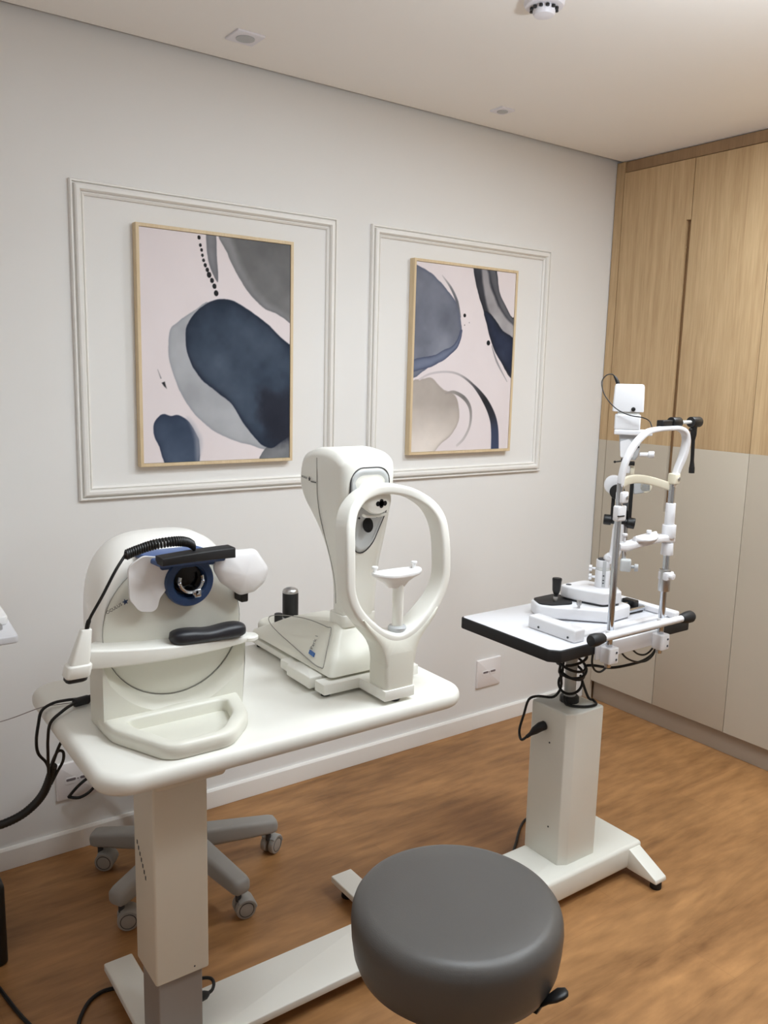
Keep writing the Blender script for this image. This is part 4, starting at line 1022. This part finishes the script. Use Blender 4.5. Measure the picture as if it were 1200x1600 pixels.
bm = new(); rod(bm, (.044, .006, 1.381), (.072, .006, 1.382), .0068, n=18); rod(bm, (.070, .006, 1.382), (.088, .006, 1.383), .0105, n=20, bev=.003); up('aperture_knob', bm, M['slitwhite'], tw)
bm = new(); box(bm, -.036, .077, -.032, .034, 1.441, 1.4565, .003); up('lamp_deck', bm, M['slitwhite'])
bm = new(); box(bm, -.037, .040, -.030, .032, 1.456, 1.504, .005); up('lower_housing', bm, M['slitwhite'])
bm = new(); box(bm, -.030, .036, -.026, .028, 1.503, 1.514, .002); up('housing_gap', bm, M['polegrey'])
bm = new(); rings = []
for z, a0, a1 in ((1.512, -.0445, .046), (1.515, -.046, .047), (1.588, -.043, .0445), (1.594, -.0405, .042), (1.5955, -.036, .038)):
    g_ = 0 if z < 1.59 else (1.594 - z) * 0 - (.002 if z < 1.595 else .006)
    rings.append([V((u, v, z)) for u, v in rrect(a0, a1, -.032 - g_, .032 + g_, .006, 4)])
loft(bm, rings); lh = up('lamp_housing', bm, M['slitwhite'], angle=50)
bm = new(); rod(bm, (.016, .032, 1.520), (.016, .037, 1.520), .0065, n=18); up('housing_button', bm, M['black'], lh)
bm = new(); tube(bm, [V((-.0325, .016, 1.590)), V((-.036, .016, 1.600)), V((-.042, .016, 1.612)), V((-.047, .016, 1.619))], [.0058, .0058, .0048, .003], 12); pl_ = up('lamp_plug', bm, M['black'], lh)
bm = new(); tube(bm, catmull([(-.047, .016, 1.619), (-.055, .018, 1.624), (-.070, .02, 1.6205), (-.081, .024, 1.606), (-.0815, .03, 1.588), (-.068, .04, 1.556), (-.036, .046, 1.522), (.004, .05, 1.503), (.044, .058, 1.497), (.064, .07, 1.488), (.072, .085, 1.472)], 8), .0017, 8); up('lamp_lead', bm, M['cable'], lh)

# ------------------------------------------------------------------ leads around the pedestal
pcx, pcy = -1.272, -1.02
w = empty('power_lead', (-1.36, -1.0, .50), 'black mains lead plugged into the white pedestal and coiled round its lift tube', 'cable', 'black leads')
bm = new(); tube(bm, [V((-1.3632, -1.005, .538)), V((-1.378, -1.003, .536)), V((-1.398, -.998, .526)), V((-1.410, -.993, .516)), V((-1.422, -.988, .507))], [.0145, .0150, .0125, .0065, .0055], 14); finish('plug', bm, M['rubber'], w)
bm = new()
def ring_at(z, r, a0, a1, tilt=0.0, n=14, ph=0): return [(pcx + r * math.cos(t_), pcy + r * math.sin(t_), z + tilt * math.sin(t_ + ph)) for t_ in [a0 + (a1 - a0) * k / n for k in range(n + 1)]]
pts = [(-1.422, -.988, .507), (-1.428, -.972, .494), (-1.410, -.945, .512), (-1.384, -.936, .555), (-1.374, -.944, .604), (-1.352, -.962, .6165), (-1.322, -.992, .617), (-1.309, -1.006, .635), (-1.304, -1.012, .665)]
pts += ring_at(.705, .040, PI * .9, PI * 2.6, .018) + ring_at(.730, .043, PI * .7, PI * 2.4, .016)
pts += ring_at(.665, .036, PI * .5, PI * 1.9, .025, ph=1.0) + [(-1.232, -1.06, .622), (-1.218, -1.07, .612), (-1.235, -1.096, .610), (-1.280, -1.088, .610), (-1.318, -1.05, .612), (-1.31, -1.03, .63)]
tube(bm, catmull(pts, 4), .0042, 8); finish('flex', bm, M['cable'], w)
bm = new()
pts = ring_at(.742, .045, PI * 1.1, PI * 2.95, .014, ph=2) + ring_at(.715, .046, PI * .95, PI * 1.85, .02, ph=.6) + [(-1.215, -1.06, .722), (-1.16, -1.085, .712), (-1.08, -1.098, .712), (-1.01, -1.10, .716), (-.95, -1.09, .733), (-.915, -1.065, .765), (-.925, -1.04, .800), (-.955, -1.03, .820)]
tube(bm, catmull(pts, 5), .0045, 8)
tag(finish('lamp_power_lead', bm, M['cable'], loc=(-1.1, -1.1, .7)), 'black lead wound around the lift tube and sweeping right under the slit lamp table', 'cable', 'black leads')
bm = new()
tube(bm, catmull([(-1.350, -1.165, .822), (-1.352, -1.165, .79), (-1.342, -1.168, .766), (-1.322, -1.172, .757), (-1.302, -1.175, .766), (-1.292, -1.18, .785), (-1.292, -1.185, .806)], 6), .0032, 8)
tag(finish('short_lead', bm, M['cable'], loc=(-1.32, -1.17, .78)), 'short black lead hanging in a loop under the left clamp of the head rest', 'cable', 'black leads')
bm = new()
tube(bm, catmull([(-1.170, -1.11, .822), (-1.165, -1.11, .790), (-1.135, -1.115, .752), (-1.085, -1.12, .728), (-1.03, -1.12, .722), (-.98, -1.11, .738), (-.955, -1.09, .775), (-.96, -1.07, .815)], 6), .003, 8)
tube(bm, catmull([(-1.135, -1.13, .822), (-1.13, -1.13, .79), (-1.105, -1.135, .764), (-1.07, -1.14, .755), (-1.035, -1.14, .768), (-1.02, -1.14, .795), (-1.025, -1.14, .822)], 6), .003, 8)
tag(finish('lamp_lead_loops', bm, M['cable'], loc=(-1.08, -1.12, .78)), 'two thin black lead loops hanging under the table near the right clamp', 'cable', 'black leads')
bm = new(); tube(bm, catmull([(-1.36, -.885, .006), (-1.30, -.842, .006), (-1.25, -.805, .006), (-1.17, -.745, .006), (-1.10, -.715, .006), (-1.02, -.74, .006), (-.97, -.80, .006)], 6), .0048, 8)
tag(finish('floor_lead', bm, M['cable'], loc=(-1.2, -.78, 0)), 'black lead on the floor behind the white pedestal base', 'cable', 'black leads')

# ------------------------------------------------------------------ stools on five-star bases
def star_base(root, cx, cy, R, rot, mats, tipz, hubz, turn, f=1.0):
    mA, mW = mats
    bm = new(); lathe(bm, [(.001, 0), (.040, 0), (.046, .01), (.046, .04), (.036, .055), (.030, .058)], (cx, cy, hubz - .03), n=32); hub = finish('hub', bm, mA, root)
    for k in range(5):
        a = rot + 2 * PI * k / 5; d = V((math.cos(a), math.sin(a), 0)); n = V((-d.y, d.x, 0))
        bm = new(); rings = []
        for q, w, hh in ((0.06, .026 * f, .026 * f), (.3, .0265 * f, .0255 * f), (.7, .0245 * f, .023 * f), (.95, .0235 * f, .0205 * f), (1.0, .0215 * f, .018 * f), (1.02, .015 * f, .012 * f)):
            c = V((cx, cy, 0)) + d * R * q + V((0, 0, hubz + (tipz - hubz) * q ** .8))
            rings.append([c + n * u + V((0, 0, v)) for u, v in rrect(-w, w, -hh, hh, .014, 4)])
        loft(bm, rings); arm = finish('base_leg', bm, mA, root, angle=50)
        # twin wheel caster, each turned a little differently
        tip = V((cx, cy, 0)) + d * R * .93
        ca = math.radians(turn[k])
        wd = V((math.cos(ca), math.sin(ca), 0)); off = V((-wd.y, wd.x, 0)) * .018
        c = tip + off + V((0, 0, .0285 * (.55 + .45 * f)))
        bm = new()
        for sgn in (-1, 1):
            p0 = c + wd * (.006 * sgn); p1 = c + wd * (.025 * sgn)
            rod(bm, p0, p1, .0280 * (.55 + .45 * f), n=28, bev=.004)
        cs = finish('caster', bm, mW, root)
        bm = new()
        for sgn in (-1, 1):
            tube(bm, [c + wd * (.0250 * sgn) + (V((0, 0, 1)) * math.cos(t_) + V((-wd.y, wd.x, 0)) * math.sin(t_)) * .0220 for t_ in [2 * PI * j / 24 for j in range(24)]], .0012, 5, closed=True)
        finish('caster_seam', bm, M['seamd'], cs)
        bm = new(); rings = []
        for sg in (-.0265, -.022, .022, .0265):
            rr = (.031 if abs(sg) < .025 else .028) * (.55 + .45 * f)
            rings.append([c + wd * sg + (V((0, 0, 1)) * math.sin(t_) + V((-wd.y, wd.x, 0)) * math.cos(t_)) * rr for t_ in [PI * (.02 + .70 * j / 12) for j in range(13)]] + [c + wd * sg + (V((0, 0, 1)) * math.sin(t_) + V((-wd.y, wd.x, 0)) * math.cos(t_)) * (rr - .004) for t_ in [PI * (.72 - .70 * j / 12) for j in range(13)]])
        loft(bm, rings); finish('caster_hood', bm, mA, cs)
        bm = new(); rod(bm, tip + V((0, 0, .052)), tip + V((0, 0, tipz - .005)), .009, n=14); finish('caster_stem', bm, M['inkd'], cs)
    return hub
def gas_lift(root, cx, cy, z0, z1):
    bm = new(); rod(bm, (cx, cy, z0), (cx, cy, z0 + (z1 - z0) * .55), .025, n=28); rod(bm, (cx, cy, z0 + (z1 - z0) * .5), (cx, cy, z1), .014, n=20); finish('gas_lift', bm, M['black'], root)

gx, gy = -2.155, -1.515
g = empty('round_stool', (gx, gy, 0), 'round stool with thick grey leatherette seat in the foreground', 'stool', 'wheeled stools')
bm = new()
lathe(bm, [(.001, .386), (.182, .386), (.196, .390), (.206, .400), (.2140, .422), (.2185, .455), (.2205, .490), (.2190, .508), (.2155, .5195), (.209, .5285), (.200, .5345), (.188, .5375), (.14, .5395), (.06, .5400), (.001, .5400)], (gx, gy, 0), n=96)
st_ = finish('seat', bm, M['seat'], g, angle=60)
bm = new(); lathe(bm, [(.001, .372), (.13, .372), (.13, .388)], (gx, gy, 0), n=48); finish('seat_plate', bm, M['black'], g)
gas_lift(g, gx, gy, .10, .374)
star_base(g, gx, gy, .235, .95, (M['black'], M['rubber']), .085, .10, (40, 110, 180, 250, 320))
bm = new(); dl = V((.075, -.222, 0)).normalized(); nl = V((-dl.y, dl.x, 0)); rings = []
for q, w_, hh, z in ((.06, .006, .004, .365), (.17, .006, .004, .366), (.195, .012, .005, .373), (.205, .020, .0075, .398), (.222, .025, .0095, .418), (.238, .022, .0095, .428), (.248, .012, .006, .432), (.252, .003, .002, .433)):
    rings.append([V((gx, gy, z)) + dl * q + nl * (w_ * math.cos(t_)) + V((0, 0, hh * math.sin(t_))) for t_ in [2 * PI * j / 20 for j in range(20)]])
loft(bm, rings); finish('height_lever', bm, M['black'], g, angle=60)

cx_, cy_ = -2.285, -.355
g2 = empty('task_stool', (cx_, cy_, 0), 'grey five-legged wheeled stool base pushed under the ivory table by the wall', 'stool', 'wheeled stools')
star_base(g2, cx_, cy_, .305, -7 * PI / 180, (M['chairgrey'], M['chairwheel']), .106, .138, (-62, -100, -128, -108, -98), 1.22)
bm = new(); lathe(bm, [(.046, .15), (.040, .17), (.034, .24), (.030, .245), (.024, .25), (.024, .50)], (cx_, cy_, 0), n=28); finish('lift_cover', bm, M['chairgrey'], g2)
bm = new(); lathe(bm, [(.001, .50), (.14, .50), (.165, .51), (.175, .535), (.172, .56), (.155, .577), (.001, .58)], (cx_, cy_, 0), n=64); finish('seat', bm, M['seat'], g2, angle=60)

# ------------------------------------------------------------------ left edge: white desk end, black case
d = empty('white_desk', (-3.06, -.32, 0), 'white instrument table corner at the left edge, against the wall', 'table')
bm = new(); slab(bm, rpoly([(-3.36, -.592), (-2.794, -.592), (-2.764, -.03), (-3.36, -.03)], .012, 4), .935, .955, .004, 3); finish('table_top', bm, M['laminate'], d)
bm = new(); box(bm, -3.12, -3.04, -.36, -.28, .03, .936, .006); finish('column', bm, M['white'], d)
bm = new(); box(bm, -3.32, -2.90, -.42, -.22, .0, .035, .008); finish('base', bm, M['white'], d)
c = empty('keyboard_console', (-2.95, -.28, .955), 'low white instrument base on the white table at the left edge', 'instrument')
bm = new(); slab(bm, rpoly([(-3.20, -.49), (-2.797, -.49), (-2.778, -.09), (-3.20, -.09)], .012, 4), .956, .978, .004, 3); cb = finish('body', bm, M['white'], c)
bm = new(); lathe(bm, [(.001, 0), (.018, 0), (.018, .010), (.014, .014), (.001, .014)], (-2.833, -.515, .9545), n=24); finish('foot_knob', bm, M['silver'], c)
u = empty('floor_case', (-2.93, -.30, 0), 'black upright case standing on the floor at the left edge below the white table', 'case')
bm = new(); slab(bm, rrect(-3.05, -2.834, -.475, -.16, .02), .0, .235, .014, 4, r0=.006); finish('body', bm, M['black'], u)
bm = new(); box(bm, -3.01, -2.875, -.478, -.474, .06, .19, .002); finish('front_panel', bm, M['rubber'], u)

# ------------------------------------------------------------------ leads at the left of the ivory table
E = [(-2.640, -.795), (-2.668, -.800)]
bm = new()
tube(bm, catmull([(-2.680, -.788, .842), (-2.705, -.795, .843), (-2.738, -.795, .846), (-2.768, -.792, .844), (-2.792, -.788, .830), (-2.800, -.786, .80), (-2.806, -.785, .76), (-2.802, -.78, .725), (-2.784, -.775, .695), (-2.775, -.77, .66)], 6), .0036, 8)
k_ = finish('equipment_lead', bm, M['cable'], loc=(-2.75, -.79, .83)); tag(k_, 'black lead leaving the round machine and arching outermost off the table edge', 'cable', 'black leads')
bm = new()
tube(bm, catmull([(-2.680, -.806, .842), (-2.705, -.810, .843), (-2.735, -.828, .846), (-2.764, -.850, .843), (-2.789, -.85, .822), (-2.7935, -.84, .78), (-2.790, -.82, .74), (-2.786, -.80, .70), (-2.784, -.79, .665)], 6), .0036, 8)
k_ = finish('equipment_lead', bm, M['cable'], loc=(-2.75, -.79, .83)); tag(k_, 'black lead with moulded filter block lying on the table corner, nearer lead of two', 'cable', 'black leads')
bm = new(); rod(bm, (-2.692, -.806, .8425), (-2.728, -.816, .8440), .0105, n=18, bev=.003); finish('filter_block', bm, M['rubber'], k_)
bm = new()
tube(bm, catmull([(-2.755, -.84, .78), (-2.764, -.82, .752), (-2.773, -.80, .71), (-2.779, -.78, .67)], 6), .0036, 8)
tube(bm, catmull([(-2.779, -.775, .66), (-2.775, -.79, .70), (-2.764, -.80, .728), (-2.752, -.80, .724), (-2.752, -.795, .700), (-2.763, -.785, .672), (-2.776, -.775, .64)], 6), .0034, 8)
tag(finish('looped_lead', bm, M['cable'], loc=(-2.77, -.79, .7)), 'black lead from under the table corner with a small loop above the bundle', 'cable', 'black leads')
bm = new()
pth = catmull([(-2.772, -.785, .69), (-2.777, -.775, .66), (-2.790, -.765, .62), (-2.810, -.755, .590), (-2.842, -.75, .568), (-2.885, -.745, .556), (-2.95, -.74, .552), (-3.05, -.74, .55)], 12)
tube(bm, pth, [.0095 + .0008 * (i % 2) for i in range(len(pth))], 10); tag(finish('cable_bundle', bm, M['cable'], loc=(-2.8, -.76, .6)), 'thick spiral-wrapped black cable bundle sweeping out at the left edge', 'cable', 'black leads')
bm = new(); tube(bm, catmull([(-2.70, -.79, .8325), (-2.76, -.78, .834), (-2.795, -.775, .832), (-2.86, -.77, .818), (-2.93, -.765, .812), (-3.05, -.76, .81)], 6), .0012, 6)
tag(finish('thin_wire', bm, M['greycable'], loc=(-2.9, -.77, .81)), 'thin grey wire running level from the ivory table to the left edge', 'cable')
bm = new()
tube(bm, catmull([(-2.552, -.030, .204), (-2.540, -.05, .232), (-2.520, -.055, .252), (-2.490, -.055, .268), (-2.45, -.055, .272), (-2.36, -.05, .22), (-2.31, -.045, .10), (-2.30, -.05, .006), (-2.24, -.09, .006)], 6), .0052, 8)
tube(bm, catmull([(-2.552, -.030, .204), (-2.525, -.05, .203), (-2.495, -.055, .214), (-2.465, -.055, .236), (-2.42, -.05, .245), (-2.35, -.05, .19), (-2.325, -.045, .09), (-2.32, -.055, .006), (-2.26, -.10, .006)], 6), .0052, 8)
tag(finish('outlet_leads', bm, M['cable'], loc=(-2.5, -.05, .23)), 'pair of black leads crossing the outlet behind the ivory table', 'cable', 'black leads')
bm = new(); tube(bm, catmull([(-2.90, -.47, .0055), (-2.885, -.52, .0055), (-2.870, -.60, .0055), (-2.855, -.68, .0055), (-2.835, -.76, .0055), (-2.80, -.90, .0055), (-2.74, -1.1, .0055)], 6), .0052, 8)
tag(finish('floor_lead', bm, M['cable'], loc=(-2.87, -.6, 0)), 'black lead on the floor running forward from the black case', 'cable', 'black leads')
bm = new(); tube(bm, catmull([(-2.60, -.74, .0055), (-2.65, -.722, .0055), (-2.69, -.732, .0055), (-2.722, -.765, .0055), (-2.745, -.81, .0055), (-2.76, -.90, .0055), (-2.755, -1.0, .0055)], 6), .0052, 8)
tag(finish('floor_lead', bm, M['cable'], loc=(-2.7, -.75, 0)), 'black lead on the floor curving out from the ivory table foot', 'cable', 'black leads')
q = empty('table_plug', (-2.46, -.93, .06), 'black plug and looped lead at the foot of the ivory table column', 'plug', 'black leads')
bm = new(); tube(bm, [V((-2.5212, -.998, .112)), V((-2.506, -.994, .107)), V((-2.490, -.988, .100)), V((-2.480, -.982, .096))], [.011, .013, .0105, .006], 12); finish('plug', bm, M['rubber'], q)
bm = new(); tube(bm, catmull([(-2.482, -.983, .097), (-2.466, -.976, .096), (-2.456, -.962, .102), (-2.462, -.948, .108), (-2.49, -.930, .104), (-2.54, -.900, .085), (-2.57, -.880, .04)], 6), .0042, 8); finish('flex', bm, M['cable'], q)

# ------------------------------------------------------------------ world and view
wd_ = bpy.data.worlds.new('room_world'); scene.world = wd_; wd_.use_nodes = True
wd_.node_tree.nodes['Background'].inputs[0].default_value = (.8, .8, .8, 1); wd_.node_tree.nodes['Background'].inputs[1].default_value = .0
scene.cycles.diffuse_bounces = 8
scene.cycles.max_bounces = 14
vs = scene.view_settings
scene.display_settings.display_device = 'sRGB'
vs.view_transform = 'Standard'; vs.look = 'None'; vs.gamma = 1.0; vs.use_curve_mapping = False; vs.exposure = 0.03
